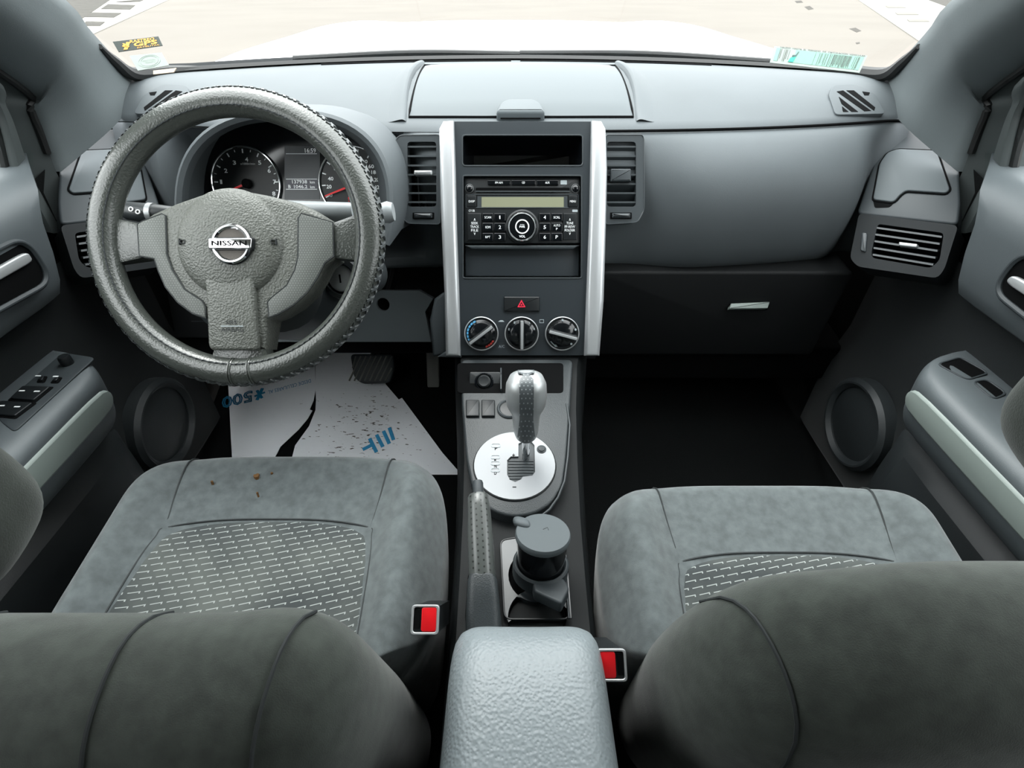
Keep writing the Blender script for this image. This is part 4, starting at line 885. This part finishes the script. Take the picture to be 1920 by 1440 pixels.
for k in range(3):
    a = math.radians(60 * k + 20); p = MB(); ca, sn_ = math.cos(a) * .013, math.sin(a) * .019; p.tube([f0.pt(ac[0] - ca, ac[1] - sn_, .0), f0.pt(ac[0] + ca, ac[1] + sn_, .0)], .0045, 6, flat=.15); obj('print_star', p, M_BLUEINK, sa)
ftext('DESDE CELULARES AL', 503, 736, 583, 714, 6.5, M_BLUEINK, sa, name='print_line', c=.0004)
f0 = FP.off(.003)
for x0, y0, x1, y1 in ((730, 802, 738, 825), (719, 808, 730, 832), (706, 815, 718, 838), (693, 822, 706, 848)):
    a, b = V(f0.px(x0, y0)), V(f0.px(x1, y1)); d = (b - a).normalized(); nn = V((-d.y, d.x)) * .0045; p = MB(); p.prism(f0, [tuple(a + nn), tuple(a - nn), tuple(b - nn), tuple(b + nn)], 0, .0004); obj('print_bar', p, M_BLUEINK, sb_)
a, b = V(f0.px(680, 843)), V(f0.px(698, 834)); d = (b - a).normalized(); nn = V((-d.y, d.x)) * .0045; p = MB(); p.prism(f0, [tuple(a + nn), tuple(a - nn), tuple(b - nn), tuple(b + nn)], 0, .0004); obj('print_bar', p, M_BLUEINK, sb_)

# ------------------------------------------------------------------ centre console
CO = Frame((0, .574, .347), (1, 0, 0), (0, -.153, .988))
cc_ = thing('center_console', 'dark center console between the front seats', 'console', (0, .55, 0))
# side walls as one shell
p = MB(); rows = []
for y, z, xl, xr in ((.89, .40, -.125, .125), (.80, .375, -.118, .108), (.70, .355, -.108, .098), (.60, .335, -.100, .092), (.50, .318, -.096, .088), (.40, .306, -.094, .086), (.28, .300, -.092, .084), (.10, .295, -.09, .082), (-.10, .29, -.09, .082)):
    rows.append([V((xl - .02, y, .02)), V((xl - .008, y, z - .05)), V((xl, y, z - .008)), V((xl + .006, y, z)), V((xr - .006, y, z)), V((xr, y, z - .008)), V((xr + .008, y, z - .05)), V((xr + .02, y, .02))])
p.loft(rows); obj('console_body', p, M_CONSIDE, cc_)
shp = CO.poly([(864, 676), (1074, 676), (1069, 760), (1062, 860), (1055, 912), (1034, 946), (1002, 966), (965, 972), (930, 964), (900, 944), (884, 910), (874, 860), (866, 760)])
slot = CO.poly([(972, 837), (980, 833), (996, 833), (1002, 840), (1003, 890), (998, 897), (980, 899), (977, 904), (966, 909), (956, 905), (951, 895), (951, 868), (958, 861), (972, 861)])
p = MB(); p.prism(CO, rnd(shp, .012, 3), -.05, .004, .004); sp_ = obj('shifter_surround', p, M_CONSOLE, cc_)
p = MB(); p.tube([CO.pt(*CO.px(x, y), .004) for x, y in ((1062, 760), (1068, 800), (1064, 860), (1058, 905), (1046, 935), (1030, 958), (1012, 972))], .0018, 6); obj('surround_edge', p, M_VENT, sp_)
pc = CO.px(965, 875, .005); pr = CO.px(1041, 875, .005)[0] - pc[0]; pry = abs(CO.px(965, 812, .005)[1] - CO.px(965, 938, .005)[1]) / 2; pcy = (CO.px(965, 812, .005)[1] + CO.px(965, 938, .005)[1]) / 2
p = MB(); p.plate(CO, circ(pc[0], pcy, pr, 48, pry), [slot], .003, .0075); sh = obj('shift_plate', p, mat('brushed_plate', '9a9da0', .5, .25), cc_, label='round silver shift gate plate')
p = MB(); p.ring(CO, circ(pc[0], pcy, pr * 1.03, 48, pry * 1.03), circ(pc[0], pcy, pr * .995, 48, pry * .995), .003, .0065, .001); obj('plate_ring', p, M_BLACK, sh)
p = MB(); p.prism(CO, inset(slot, -.002), .003, .0046); obj('slot_floor', p, M_VENT, sh)
for k in range(7):
    y = 868 + k * 5.5; x0, x1 = (975, 1001) if y < 866 else (953, 1000)
    if y > 896: x0, x1 = 954, 975
    p = MB(); p.tube([CO.pt(*CO.px(x0, y), .0048), CO.pt(*CO.px(x1, y), .0048)], .0012, 6); obj('slot_rib', p, M_SLAT, sh)
for s, x, y in (('P', 930, 841), ('R', 929, 862.5), ('N', 929, 874), ('D', 929, 887)):
    q = CO.rect(x - 8.5, y - 3.6, x + 8.5, y + 3.6, r=.003); p = MB(); p.ring(CO, q, inset(q, .0008), .007, .0082); wn = obj('gear_window', p, M_GREYPRINT, sh)
    tpx(s, CO, x - 2.4, y - 3, x + 2.4, y + 3, M_DEEP, wn, c=.0077, name='gear_letter', bold=.02)
tpx('+', CO, 960.5, 850.5, 965.5, 856.5, M_DEEP, sh, c=.0077, bold=.02); tpx('-', CO, 961, 912.5, 968, 914, M_DEEP, sh, c=.0077, bold=.02)
c = CO.px(1015, 848); p = MB(); p.lathe(CO.at(*c), [(.0075, .006), (.0075, .0085), (.0055, .0092), (.005, .0105), (.001, .0115)], 20); obj('release_button', p, M_VENT, sh)
# socket bay, switch blanks, round holder
p = MB(); p.prism(CO, CO.rect(858, 684, 1056, 740, r=.008), .003, .0045); bay = obj('front_bay', p, M_DEEP, cc_)
BF = Frame(CO.pt(*CO.px(908, 722)), (1, 0, 0), (0, -.62, .78)); p = MB(); p.prism(BF, BF.rect(880, 698, 940, 736, r=.004), -.004, .004, .002); pl = obj('socket_plate', p, M_BLACK, bay)
c = BF.px(908, 718); p = MB(); p.ring(BF, circ(*c, .0165, 28), circ(*c, .012, 28), .003, .010, .002); obj('socket_rim', p, M_GLOSS, pl); p = MB(); p.lathe(BF.at(*c), [(.0115, .002), (.0115, .012), (.009, .014), (.006, .0135), (.001, .0135)], 24); obj('socket_plug', p, M_BLACK, pl)
p = MB(); p.prism(CO, CO.rect(938, 698, 941, 738), .004, .012, .001); obj('bay_divider', p, M_VENT, bay)
for x0, x1 in ((874, 899), (903, 928)):
    p = MB(); p.prism(CO, CO.rect(x0, 755, x1, 786, r=.002), .003, .0085, .002); obj('switch_blank', p, M_BLACK, cc_)
c = CO.px(955, 770); p = MB(); p.ring(CO, circ(*c, .021, 32), circ(*c, .016, 32), .003, .008, .002); sk = obj('power_socket', p, M_VENT, cc_); p = MB(); p.lathe(CO.at(*c), [(.0158, .002), (.0155, .0055), (.008, .0062), (.001, .0062)], 24); obj('socket_cap', p, M_BLACK, sk)
# cup holder tray behind the shifter
CT = Frame((0, .43, .312), (1, 0, 0), (0, -.09, .996))
to = rnd(CT.poly([(938, 1017), (1052, 1000), (1068, 1165), (946, 1165)]), .01, 4)
c1 = CT.px(1005, 1082); c2 = CT.px(1006, 1160)
p = MB(); p.plate(CT, to, [circ(c1[0], c1[1], .037, 32), circ(c2[0], c2[1], .036, 32)], -.002, .006); ct = obj('cup_tray', p, M_FASCIA, cc_)
p = MB(); p.tube([CT.pt(a, b, .006) for a, b in to], .0012, 6, closed=True); obj('tray_edge', p, M_BLACK, ct)
for c in (c1, c2):
    p = MB(); f = CT.at(*c); p.loft([[f.pt(r * math.cos(2 * pi * i / 32), r * math.sin(2 * pi * i / 32), z) for i in range(32)] for r, z in ((.037, .006), (.0365, .0), (.034, -.002), (.03, -.0025))], cu=True, cap1=True); obj('cup_well', p, M_DEEP, ct)
for dx in (0, .006):
    p = MB(); p.tube([CT.pt(*CT.px(x + dx * 600, y), .008) for x, y in ((1050, 1000), (1058, 1060), (1066, 1165))], .0016, 6); obj('tray_rail', p, M_GLOSS if dx else M_VENT, ct)
hs = rnd(CT.poly([(878, 1080), (930, 1080), (936, 1170), (872, 1170)]), .006); p = MB(); p.prism(CT, hs, 0, .0075); obj('brake_slot', p, M_DEEP, cc_)

# gear shifter
gs = thing('gear_shifter', 'silver and black gear knob on a chrome rod', 'gear lever', CO.pt(*CO.px(985, 862)))
g0 = CO.pt(*CO.px(986, 862), .004); gx = g0.x; GT = V((gx - .002, .592, .512)); ax = (GT - g0).normalized()
GFm = Frame(g0, (1, 0, 0), ax); H = (GT - g0).length
p = MB(); p.lathe(GFm, [(.006, 0), (.006, H * .35)], 16); obj('shift_rod', p, M_CHROME, gs)
prof = [(.28, .009, .012), (.30, .0155, .017), (.36, .0185, .019), (.46, .0195, .0195), (.58, .021, .020), (.62, .0240, .0225), (.68, .0280, .025), (.78, .0295, .0265), (.88, .0285, .0255), (.95, .0240, .0215), (.985, .014, .013), (.998, .004, .004)]
p = MB(); p.loft([[GFm.pt(a * math.copysign(abs(math.cos(t)) ** .85, math.cos(t)), b * math.copysign(abs(math.sin(t)) ** .85, math.sin(t)), H * h) for t in [2 * pi * i / 32 for i in range(32)]] for h, a, b in prof], cu=True, cap0=True, cap1=True)
obj('knob', p, M_SATIN, gs, sharp=70)
p = MB(); rows = []
for h, a, b in [(.27, .008, .0125), (.285, .0135, .016)] + prof[1:]:
    w = min(.0098 if h > .6 else lerp(.0135, .0098, sstep(.3, .6, h)), a * .98); r = []
    for k in range(9):
        x = -w + 2 * w * k / 8; y = -b * math.sqrt(max(0, 1 - (abs(x) / a) ** 2.3)) if a > abs(x) else 0; r.append(GFm.pt(x, y - .0012, H * h + .0006))
    rows.append(r)
rows.append([GFm.pt(-.0115 + .023 * k / 8, .0, H * 1.004) for k in range(9)]); rows.append([GFm.pt(-.0115 + .023 * k / 8, .018, H * .965) for k in range(9)])
p.loft(rows); obj('knob_band', p, dotmat('knob_band_dots', '5a6063', Frame(g0, (1, 0, 0), (0, -.5, .86)), .0055, .4, light='a5abad', rad=.16), gs)

# hand brake
hbk = thing('hand_brake', 'hand brake lever with perforated grip beside the cup holders', 'hand brake', (-.06, .33, .31))
h0 = onz(907, 1180, .352); h1 = onz(905, 1094, .376); h2 = onz(897, 928, .414); h3 = onz(896, 912, .418)
dh = (h2 - h1).normalized(); HFb = Frame(h1, (1, 0, 0), dh); L_ = (h2 - h1).length
p = MB(); p.lathe(HFb, [(.0145, 0), (.0160, .004), (.0158, L_ * .5), (.0142, L_ * .85), (.0138, L_ * .97), (.012, L_), (.008, L_)], 28); gr = obj('grip', p, None, hbk)
gr.data.materials[0] = dotmat('grip_dots', '565a58', Frame(h1, dh, (0, -.3, .95)), .0075, .28, depth=.25, rad=.17)
p = MB(); p.lathe(Frame(h2, (1, 0, 0), dh), [(.007, -.005), (.007, .016), (.006, .019), (.001, .0195)], 20); obj('release_button', p, M_VENT, hbk)
p = MB(); p.loft([[q + V((rx * math.copysign(abs(math.cos(t)) ** .6, math.cos(t)), 0, rz * math.copysign(abs(math.sin(t)) ** .6, math.sin(t)))) for t in [2 * pi * i / 24 for i in range(24)]] for q, rx, rz in ((h1 + dh * .003, .0165, .0165), (h1, .0178, .0175), (h1.lerp(h0, .5), .0195, .019), (h0, .021, .021), (h0 + (h0 - h1), .021, .021))], cu=True, cap0=True, cap1=True); obj('lever_sleeve', p, M_CONSOLE, hbk)

# portable ashtray cup in the cup holder
tp = onz(1018, 1001, .388); AX = Frame(tp, (1, 0, 0), (.03, .17, .98)); R_ = .0345
ash = thing('ashtray_cup', 'black lidded ashtray cup tilted in the cup holder', 'ashtray', tp - AX.n * .07)
p = MB(); p.lathe(AX, [(R_ * .80, -.062), (R_ * .86, -.060), (R_ * .95, -.010), (R_ * .97, -.004), (R_ * .9, -.003)], 36); obj('cup', p, M_GLOSS, ash)
p = MB(); p.lathe(AX, [(R_ * 1.0, -.006), (R_ * 1.02, -.003), (R_ * 1.02, .0), (R_ * .98, .003), (R_ * .5, .0035), (.001, .0037)], 40); lid_ = obj('lid', p, M_LID, ash, label='grey disc lid with a finger tab')
p = MB(); c = AX.px(975, 981); p.ellipsoid(AX.pt(c[0] + .002, c[1] - .002, .002), .0125, .0085, .006, .8, ax=(AX.u * .9 - AX.v * .3, AX.v, AX.n)); obj('finger_tab', p, M_LID, lid_)
p = MB(); p.tube([AX.pt(.000, .004, .0036), AX.pt(.006, .008, .0036), AX.pt(.007, .003, .0036)], .0005, 5); obj('lid_mark', p, M_SEAM, lid_)
p = MB(); p.ring(AX, circ(0, 0, R_ * 1.06, 36), circ(0, 0, R_ * .9, 36), -.068, -.048, .002); co_ = obj('collar', p, M_VENT, ash)
p = MB(); p.prism(AX, rnd([(-.012, -.030), (.028, -.024), (.034, -.040), (.022, -.064), (-.010, -.046)], .004), -.066, -.050, .003); obj('collar_wedge', p, M_VENT, co_)

# armrest box
ar = thing('armrest_box', 'padded grey vinyl armrest of the center console', 'armrest', (-.002, .2, .28))
p = MB(); rows = []
for j in range(22):
    s = j / 21; y = lerp(.305, -.12, s); e = min(1, s / .16); k = math.sqrt(max(0, 1 - (1 - e) ** 2.6)); w = .079 * (.80 + .20 * k) + .004 * s
    zt = .432 - .05 * (1 - k) + .004 * math.sin(s * pi); r = []
    for i in range(25):
        t = pi * i / 24; cx_, cz = math.copysign(abs(math.cos(t)) ** .42, math.cos(t)), abs(math.sin(t)) ** .42
        r.append(V((-.003 + w * cx_, y, lerp(.335, zt - (0.004 * (1 - abs(cx_) ** 2) * (1 - sstep(.0, .25, s)) * 2), cz))))
    rows.append(r)
rows.insert(0, [V((q.x * .97, q.y + .001, .335)) for q in rows[0]])
p.loft(rows); obj('armrest_pad', p, M_ARMREST, ar, sub=1)
p = MB(); p.box(Frame((0, .09, .30), (1, 0, 0), (0, 0, 1)), -.074, .068, -.2, .205, -.02, .045, .006); obj('box_body', p, M_CONSIDE, ar)

# ------------------------------------------------------------------ seats
def fabricmat(fr):
    m = mat('seat_insert_' + str(len(MATS)), '464c4c', 0.9, sheen=.3); nt = m.node_tree; L = nt.links; b = nt.nodes['Principled BSDF']
    u, v = framed(nt, fr); pu, pv = .0190, .0092
    vv = mth(nt, 'DIVIDE', mth(nt, 'SUBTRACT', v, mth(nt, 'MULTIPLY', u, .18)), pv); row = mth(nt, 'FLOOR', vv); fv = mth(nt, 'FRACT', vv)
    uu = mth(nt, 'ADD', mth(nt, 'DIVIDE', u, pu), mth(nt, 'MULTIPLY', row, .37)); fu = mth(nt, 'FRACT', uu)
    fs = mth(nt, 'SUBTRACT', fv, mth(nt, 'MULTIPLY', fu, .12))
    line = mth(nt, 'MULTIPLY', mth(nt, 'MULTIPLY', mth(nt, 'GREATER_THAN', fs, .64), mth(nt, 'LESS_THAN', fs, .76)), mth(nt, 'MULTIPLY', mth(nt, 'GREATER_THAN', fu, .16), mth(nt, 'LESS_THAN', fu, .9)))
    hook = mth(nt, 'MULTIPLY', mth(nt, 'MULTIPLY', mth(nt, 'GREATER_THAN', fs, .44), mth(nt, 'LESS_THAN', fs, .76)), mth(nt, 'MULTIPLY', mth(nt, 'GREATER_THAN', fu, .82), mth(nt, 'LESS_THAN', fu, .9)))
    gap = mth(nt, 'MULTIPLY', mth(nt, 'LESS_THAN', fs, .25), mth(nt, 'GREATER_THAN', fs, .0))
    k = mth(nt, 'MAXIMUM', line, hook)
    tc = nt.nodes.new('ShaderNodeTexCoord'); nz = nt.nodes.new('ShaderNodeTexNoise'); nz.inputs['Scale'].default_value = 9; nz.inputs['Detail'].default_value = 6; L.new(tc.outputs['Object'], nz.inputs['Vector'])
    rp = nt.nodes.new('ShaderNodeValToRGB'); rp.color_ramp.elements[0].position = .35; rp.color_ramp.elements[0].color = (*SK('33393a'), 1); rp.color_ramp.elements[1].position = .72; rp.color_ramp.elements[1].color = (*SK('5b605c'), 1); L.new(nz.outputs['Fac'], rp.inputs['Fac'])
    mx = nt.nodes.new('ShaderNodeMix'); mx.data_type = 'RGBA'; L.new(k, mx.inputs['Factor']); L.new(rp.outputs['Color'], mx.inputs['A']); mx.inputs['B'].default_value = (*SK('a6aca9'), 1)
    L.new(mx.outputs['Result'], b.inputs['Base Color'])
    bp = nt.nodes.new('ShaderNodeBump'); bp.inputs['Strength'].default_value = .5; bp.inputs['Distance'].default_value = .001; L.new(k, bp.inputs['Height']); L.new(bp.outputs['Normal'], b.inputs['Normal'])
    return m
def seat(name, label, cx, yf, side, zc, crest, px_exp, insert_y, hr_c):
    s = thing(name, label, 'car seat', (cx, yf - .3, .05), 'front seats')
    hw, hl = .245, (yf - .265) / 2; yc = yf - hl
    def top(x, y):
        u = abs(x - cx) / hw; v = (y - yc) / hl; sq = (u ** 5 + abs(v) ** 5) ** .2 if v > 0 else max(u, 0)
        bol = .042 * sstep(.56, .84, u) * (1 - sstep(.3, 1.0, v) * .75)
        dr = .095 * max(0, (sq - .70) / .30) ** 2.2
        return zc + .022 * max(-1, v) + bol - dr - .014 * (1 - u * u) * (1 - sstep(.1, .9, v))
    # cushion: concentric rings
    NA = 72; rings = [0.001, .12, .25, .38, .5, .6, .68, .75, .81, .86, .9, .94, .97, .99, 1.0]
    p = MB(); rows = []
    for k in rings:
        r = []
        for i in range(NA):
            a = 2 * pi * i / NA; c_, s_ = math.cos(a), math.sin(a); q = (abs(c_) ** 4.2 + abs(s_) ** 4.2) ** (-1 / 4.2)
            tap = 1 - .10 * max(0, s_ * q * k) ** 2 
            x = cx + hw * c_ * q * k * tap; y = yc + hl * s_ * q * k; r.append(V((x, y, top(x, y))))
        rows.append(r)
    last = rows[-1]
    for f, dz in ((1.0, -.02), (.995, -.06), (.97, -.14), (.93, -.22)):
        rows.append([V((cx + (q.x - cx) * f, yc + (q.y - yc) * f, min(q.z, zc - .02) + dz)) for q in last])
    p.loft(rows, cu=True, cap0=True); cu_ = obj('cushion', p, M_SEAT, s, sharp=80, sub=1)
    # patterned insert
    iw = .155; p = MB(); rows = []
    for j in range(17):
        t = j / 16; r = []
        for i in range(25):
            u = -1 + 2 * i / 24; yy = lerp(.28, insert_y - .024 * abs(u) ** 3.0, t); w = iw * (1.02 - .08 * t ** 2) * (1 - .02 * t ** 8)
            x = cx + w * u; e = min(1, (1 - abs(u)) * 9, (1 - t) * 9 + .0); r.append(V((x, yy, top(x, yy) + .0003 + .004 * math.sqrt(max(0, e)))))
        rows.append(r)
    p.loft(rows); obj('seat_insert', p, fabricmat(Frame((cx, yc, zc), (1, 0, 0), (0, 0, 1))), cu_, sub=1, label='seat center panel with rows of small pale dashes')
    def seam(pts, up=.0014, r=.0013):
        c = crom([V((x, y, 0)) for x, y in pts], 8); p = MB(); p.tube([V((q.x, q.y, top(q.x, q.y) + up)) for q in c], r, 5); obj('seam', p, M_SEAM, cu_)
    edge = [(cx - iw * 1.02, .28), (cx - iw * .99, lerp(.28, insert_y, .6)), (cx - iw * .955, insert_y - .03), (cx - iw * .9, insert_y - .012), (cx - iw * .5, insert_y + .001), (cx, insert_y + .004), (cx + iw * .5, insert_y + .001), (cx + iw * .9, insert_y - .012), (cx + iw * .955, insert_y - .03), (cx + iw * .99, lerp(.28, insert_y, .6)), (cx + iw * 1.02, .28)]
    seam(edge)
    for sg in (-1, 1): seam([(cx + sg * iw * .92, insert_y - .012), (cx + sg * iw * .97, insert_y + .05), (cx + sg * iw * 1.0, yf - .012)])
    # backrest: a thick rounded shield leaning back
    cY, cZ = crest; lean = .22; up = V((0, -math.sin(lean), math.cos(lean))); bk = V((0, -math.cos(lean), -math.sin(lean)))
    bh = .255; bo = V((cx + side * (.016 if side < 0 else .024), cY, cZ)) - up * bh; bw = .243
    def shell(u, v, d): return bo + V((1, 0, 0)) * u + up * v + bk * d
    def back(u, v):
        U = u / bw; 
        return .055 + .010 * sstep(.5, .75, abs(U))
    def thick(k): return math.sqrt(max(0, 1 - k ** 6))
    p = MB(); rows = []; n = px_exp
    for sd in (1, -1):
        ks = rings if sd == 1 else rings[::-1]
        for k in ks:
            r = []
            for i in range(NA):
                a = 2 * pi * i / NA; c_, s_ = math.cos(a), math.sin(a); m_ = n if s_ > 0 else 7; q = (abs(c_) ** m_ + abs(s_) ** m_) ** (-1 / m_)
                U, W = c_ * q * k, s_ * q * k; th = thick(k)
                r.append(shell(bw * U * (1 - .05 * max(0, W)), bh * W * (1 if W > 0 else 1.35), sd * (back(bw * U, bh * W) if sd < 0 else .10) * th))
            rows.append(r)
    p.loft(rows, cu=True, cap0=True, cap1=True); bk_ = obj('backrest', p, M_SEATSHADE, s, sharp=80, sub=1)
    for U0, U1 in (((.30, .26), (.82, .74), (-.30, -.26), (-.82, -.74)) if side < 0 else ((.86, .72), (-.86, -.72))):
        pts = []
        for t in range(15):
            tt = t / 14; d = lerp(-.045, .094, tt); th = abs(d) / (back(bw * U0, 0) if d < 0 else .10); k = (1 - min(.999, th) ** 2) ** (1 / 6); U = lerp(U0, U1, tt)
            W = max(.05, k ** n - abs(U) ** n) ** (1 / n); pts.append(shell(bw * U * (1 - .05 * W), bh * W + .0006, d))
        p = MB(); p.tube(pts, .0016, 6); obj('seam', p, M_SEAM, bk_)
    # headrest
    hc = V(hr_c); p = MB(); p.ellipsoid(hc, .125, .05, .078, .62, 36, 20, ax=(V((1, 0, 0)), -bk, up)); hr_ = obj('headrest', p, M_SEATSHADE, s, sharp=80, sub=1)
    for sg in (-1, 1):
        p = MB(); p.tube([hc + V((sg * .03 + side * .055, 0, 0)) - up * .06, V((hc.x + sg * .03 + side * .055, cY, cZ)) - up * .04], .006, 8); obj('headrest_post', p, M_CHROME, s)
    return s
seat('driver_seat', 'worn grey velour driver seat behind the steering wheel', -.357, .626, -1, .345, (.185, .556), 9.0, .478, (-.412, .178, .738))
seat('passenger_seat', 'clean grey velour passenger seat in front of the glovebox', .345, .560, 1, .345, (.205, .600), 2.9, .425, (.383, .205, .782))

# worn holes in the driver cushion
dc = [o for o in bpy.data.objects if o.name == 'cushion'][0]
for x, y, r_ in ((481, 894, .0042), (510, 889, .0016), (483, 926, .0012), (398, 905, .0016), (456, 877, .001)):
    c = onz(x, y, .353); f = Frame(c, (1, 0, 0), (0, .12, 1)); p = MB(); q_ = [(r_ * (1 + .35 * math.sin(3 * k + x)) * math.cos(2 * pi * k / 9), r_ * (1 + .3 * math.cos(2 * k + x)) * math.sin(2 * pi * k / 9)) for k in range(9)]
    p.prism(f, q_, -.006, .003); obj('worn_hole', p, mat('worn_foam', '6b4a22', .9), dc)
# seat belt buckles
for k, (px_, py_, z, sd, lb) in enumerate(((797, 1160, .395, -1, 'red buttoned belt buckle beside the driver seat'), (1147, 1245, .395, 1, 'red buttoned belt buckle beside the passenger seat'))):
    c = onz(px_, py_, z); f = Frame(c, (1, 0, 0), (0, .12, 1)); b = thing('seat_belt_buckle', lb, 'belt buckle', c - V((0, 0, .1)), 'seat belt buckles')
    fb = Frame(c, (1, 0, 0), (0, -.55, .83)); 
    p = MB(); p.box(fb, -.0135, .0135, -.015, .012, -.11, -.001, .003); obj('buckle_body', p, M_BLACK, b)
    p = MB(); p.ring(fb, rnd([(-.015, -.016), (.015, -.016), (.015, .014), (-.015, .014)], .004), rnd([(-.0125, -.0135), (.0125, -.0135), (.0125, .0115), (-.0125, .0115)], .003), -.004, .0015, .0006); obj('buckle_frame', p, M_SATIN, b)
    rx = (-.004, .0125) if sd < 0 else (-.0125, .004)
    p = MB(); p.prism(fb, rnd([(rx[0], -.013), (rx[1], -.013), (rx[1], .0115), (rx[0], .0115)], .003), -.004, .001, .001); obj('release_button', p, M_RED, b)
    p = MB(); q = (-.0115, -.006) if sd < 0 else (.006, .0115); p.box(fb, q[0], q[1], -.010, .009, -.004, .0004); obj('tongue_slot', p, M_DEEP, b)

# ------------------------------------------------------------------ windshield stickers
def gl(px, py):
    """Point on the windshield seen at a pixel."""
    d = ray(px, py); lo, hi = 0.3, 2.5
    best = None
    for i in range(400):
        t = (.7 + .9 * i / 400); q = CAM + d / FPX * t; x = max(-.70, min(.655, q.x)); s = 0.0
        a, b = abase(x), wtop(x)
        # height of the glass at this depth
        tt = (a.y - q.y) / (a.y - b.y); zg = a.z + (b.z - a.z) * tt + .02 * math.sin(max(0, min(1, tt)) * pi)
        if q.z <= zg and tt >= -.2: return q - V((0, .004, 0))
    return q
def sticker(name, label, corners, m):
    P = [gl(*c) for c in corners]                       # bl, br, tr, tl
    o = (P[0] + P[1] + P[2] + P[3]) / 4; u = (P[1] - P[0]); w = (P[3] - P[0]); n = u.cross(w)
    f = Frame(o, u, n if n.y < 0 else n); q = [((p_ - o).dot(f.u), (p_ - o).dot(f.v)) for p_ in P]
    t = thing(name, label, 'sticker', o); p = MB(); p.prism(f, q, -.0004, .0004); return t, obj('sticker_sheet', p, m, t), f, q
def bil(q, a, b): 
    q = [V(x) for x in q]; return q[0].lerp(q[1], a).lerp(q[3].lerp(q[2], a), b)
def stext(s, f, q, a0, b0, a1, b1, m, par, **k):
    c = bil(q, (a0 + a1) / 2, (b0 + b1) / 2); e = bil(q, a1, (b0 + b1) / 2) - bil(q, a0, (b0 + b1) / 2); h = (bil(q, .5, b1) - bil(q, .5, b0)).length
    return text(s, f, (c.x - e.length / 2, c.y - h / 2, c.x + e.length / 2, c.y + h / 2), m, par, rot=math.atan2(e.y, e.x), c=.0006, **k)
M_ORANGE = mat('orange_print', 'd99a3c', .6); M_STK = mat('dark_sticker', '2a3530', .6); M_PALE = mat('pale_sticker', 'a4afa8', .7); M_MINT = mat('mint_sticker', '8ab3a4', .7); M_TEAL = mat('teal_print', '18b497', .6); M_CODE = mat('code_print', '4a4844', .7)
t, sh_, f, q = sticker('windshield_sticker', 'dark sticker with orange GPS lettering at the left windshield edge', [(226, 97), (308, 85), (300, 68), (215, 78)], M_STK)
stext('RASTREO', f, q, .36, .66, .90, .92, M_ORANGE, sh_, bold=.02); stext('GPS', f, q, .40, .26, .93, .64, M_ORANGE, sh_, bold=.03); stext('SATELITAL', f, q, .44, .06, .95, .18, M_ORANGE, sh_, bold=.01)
for a in (((.13, .10), (.22, .10), (.36, .75), (.28, .80)), ((.14, .45), (.2, .62), (.3, .35), (.24, .22)), ((.18, .70), (.22, .72), (.26, .5), (.22, .45))):
    p = MB(); p.prism(f, [tuple(bil(q, *x)) for x in a], .0003, .0008); obj('satellite_mark', p, M_ORANGE, sh_)
t, sh_, f, q = sticker('windshield_sticker', 'pale square sticker with an oval stamp below the dark one', [(262, 132), (320, 122), (306, 98), (246, 104)], M_PALE)
cq = bil(q, .5, .5); rx = (V(q[1]) - V(q[0])).length * .36; ry = (V(q[3]) - V(q[0])).length * .36
for k_, w_ in ((1.0, .06), (.8, .04)):
    p = MB(); p.ring(f, circ(cq.x, cq.y, rx * k_, 32, ry * k_), circ(cq.x, cq.y, rx * (k_ - w_), 32, ry * (k_ - w_)), .0003, .0007); obj('oval_stamp', p, mat('stamp_print', 'a9b8ae', .7), sh_)
stext('DIRECCION', f, q, .3, .52, .7, .62, MATS['stamp_print'], sh_); stext('TRANSITO', f, q, .34, .38, .68, .48, MATS['stamp_print'], sh_)
t, sh_, f, q = sticker('windshield_sticker', 'long mint permit sticker with bar codes at the right windshield corner', [(1441, 117), (1608, 136), (1623, 104), (1450, 86)], M_PALE)
for a0, a1, m_ in ((.24, .46, M_MINT), (.455, .975, M_MINT), (.03, .07, M_MINT)):
    p = MB(); p.prism(f, [tuple(bil(q, *x)) for x in ((a0, .14), (a1, .14), (a1, .9), (a0, .9))], .0003, .0006); obj('printed_field', p, m_, sh_)
xs_ = [.07, .085, .12, .135, .15, .175] + [.50 + .0095 * k for k in range(46)]
for k, a in enumerate(xs_):
    if k > 6 and random.random() < .25: continue
    w_ = random.choice((.002, .0035, .005)); b0 = random.choice((.16, .2, .3)); p = MB(); p.prism(f, [tuple(bil(q, *x)) for x in ((a, b0), (a + w_, b0), (a + w_, .86), (a, .86))], .0007, .0009); obj('code_bar', p, M_CODE, sh_)
p = MB(); p.prism(f, [tuple(bil(q, *x)) for x in ((.19, .16), (.245, .16), (.26, .5), (.205, .42))], .0007, .001); obj('teal_corner', p, M_TEAL, sh_)
p = MB(); p.prism(f, [tuple(bil(q, *x)) for x in ((.215, .48), (.26, .5), (.275, .8), (.265, .8), (.25, .6), (.218, .58))], .0007, .001); obj('dark_corner', p, mat('dark_teal', '3c5a58', .6), sh_)
stext('VALIDO  HASTA  EL  PERIODO  DE  CIRCULACION  VEHICULAR', f, q, .06, .92, .98, 1.0, M_CODE, sh_)
p = MB(); P = [gl(291, 132), gl(334, 127), gl(329, 135), gl(291, 139)]; f = Frame(P[0], P[1] - P[0], (P[1] - P[0]).cross(P[2] - P[0])); p.prism(f, [((w_ - P[0]).dot(f.u), (w_ - P[0]).dot(f.v)) for w_ in P], -.0006, .0006)
tag(obj('paper_scrap', p, mat('tan_paper', 'd8c7b2', .8)), 'small torn tan paper scrap stuck at the left windshield foot', 'paper scrap')
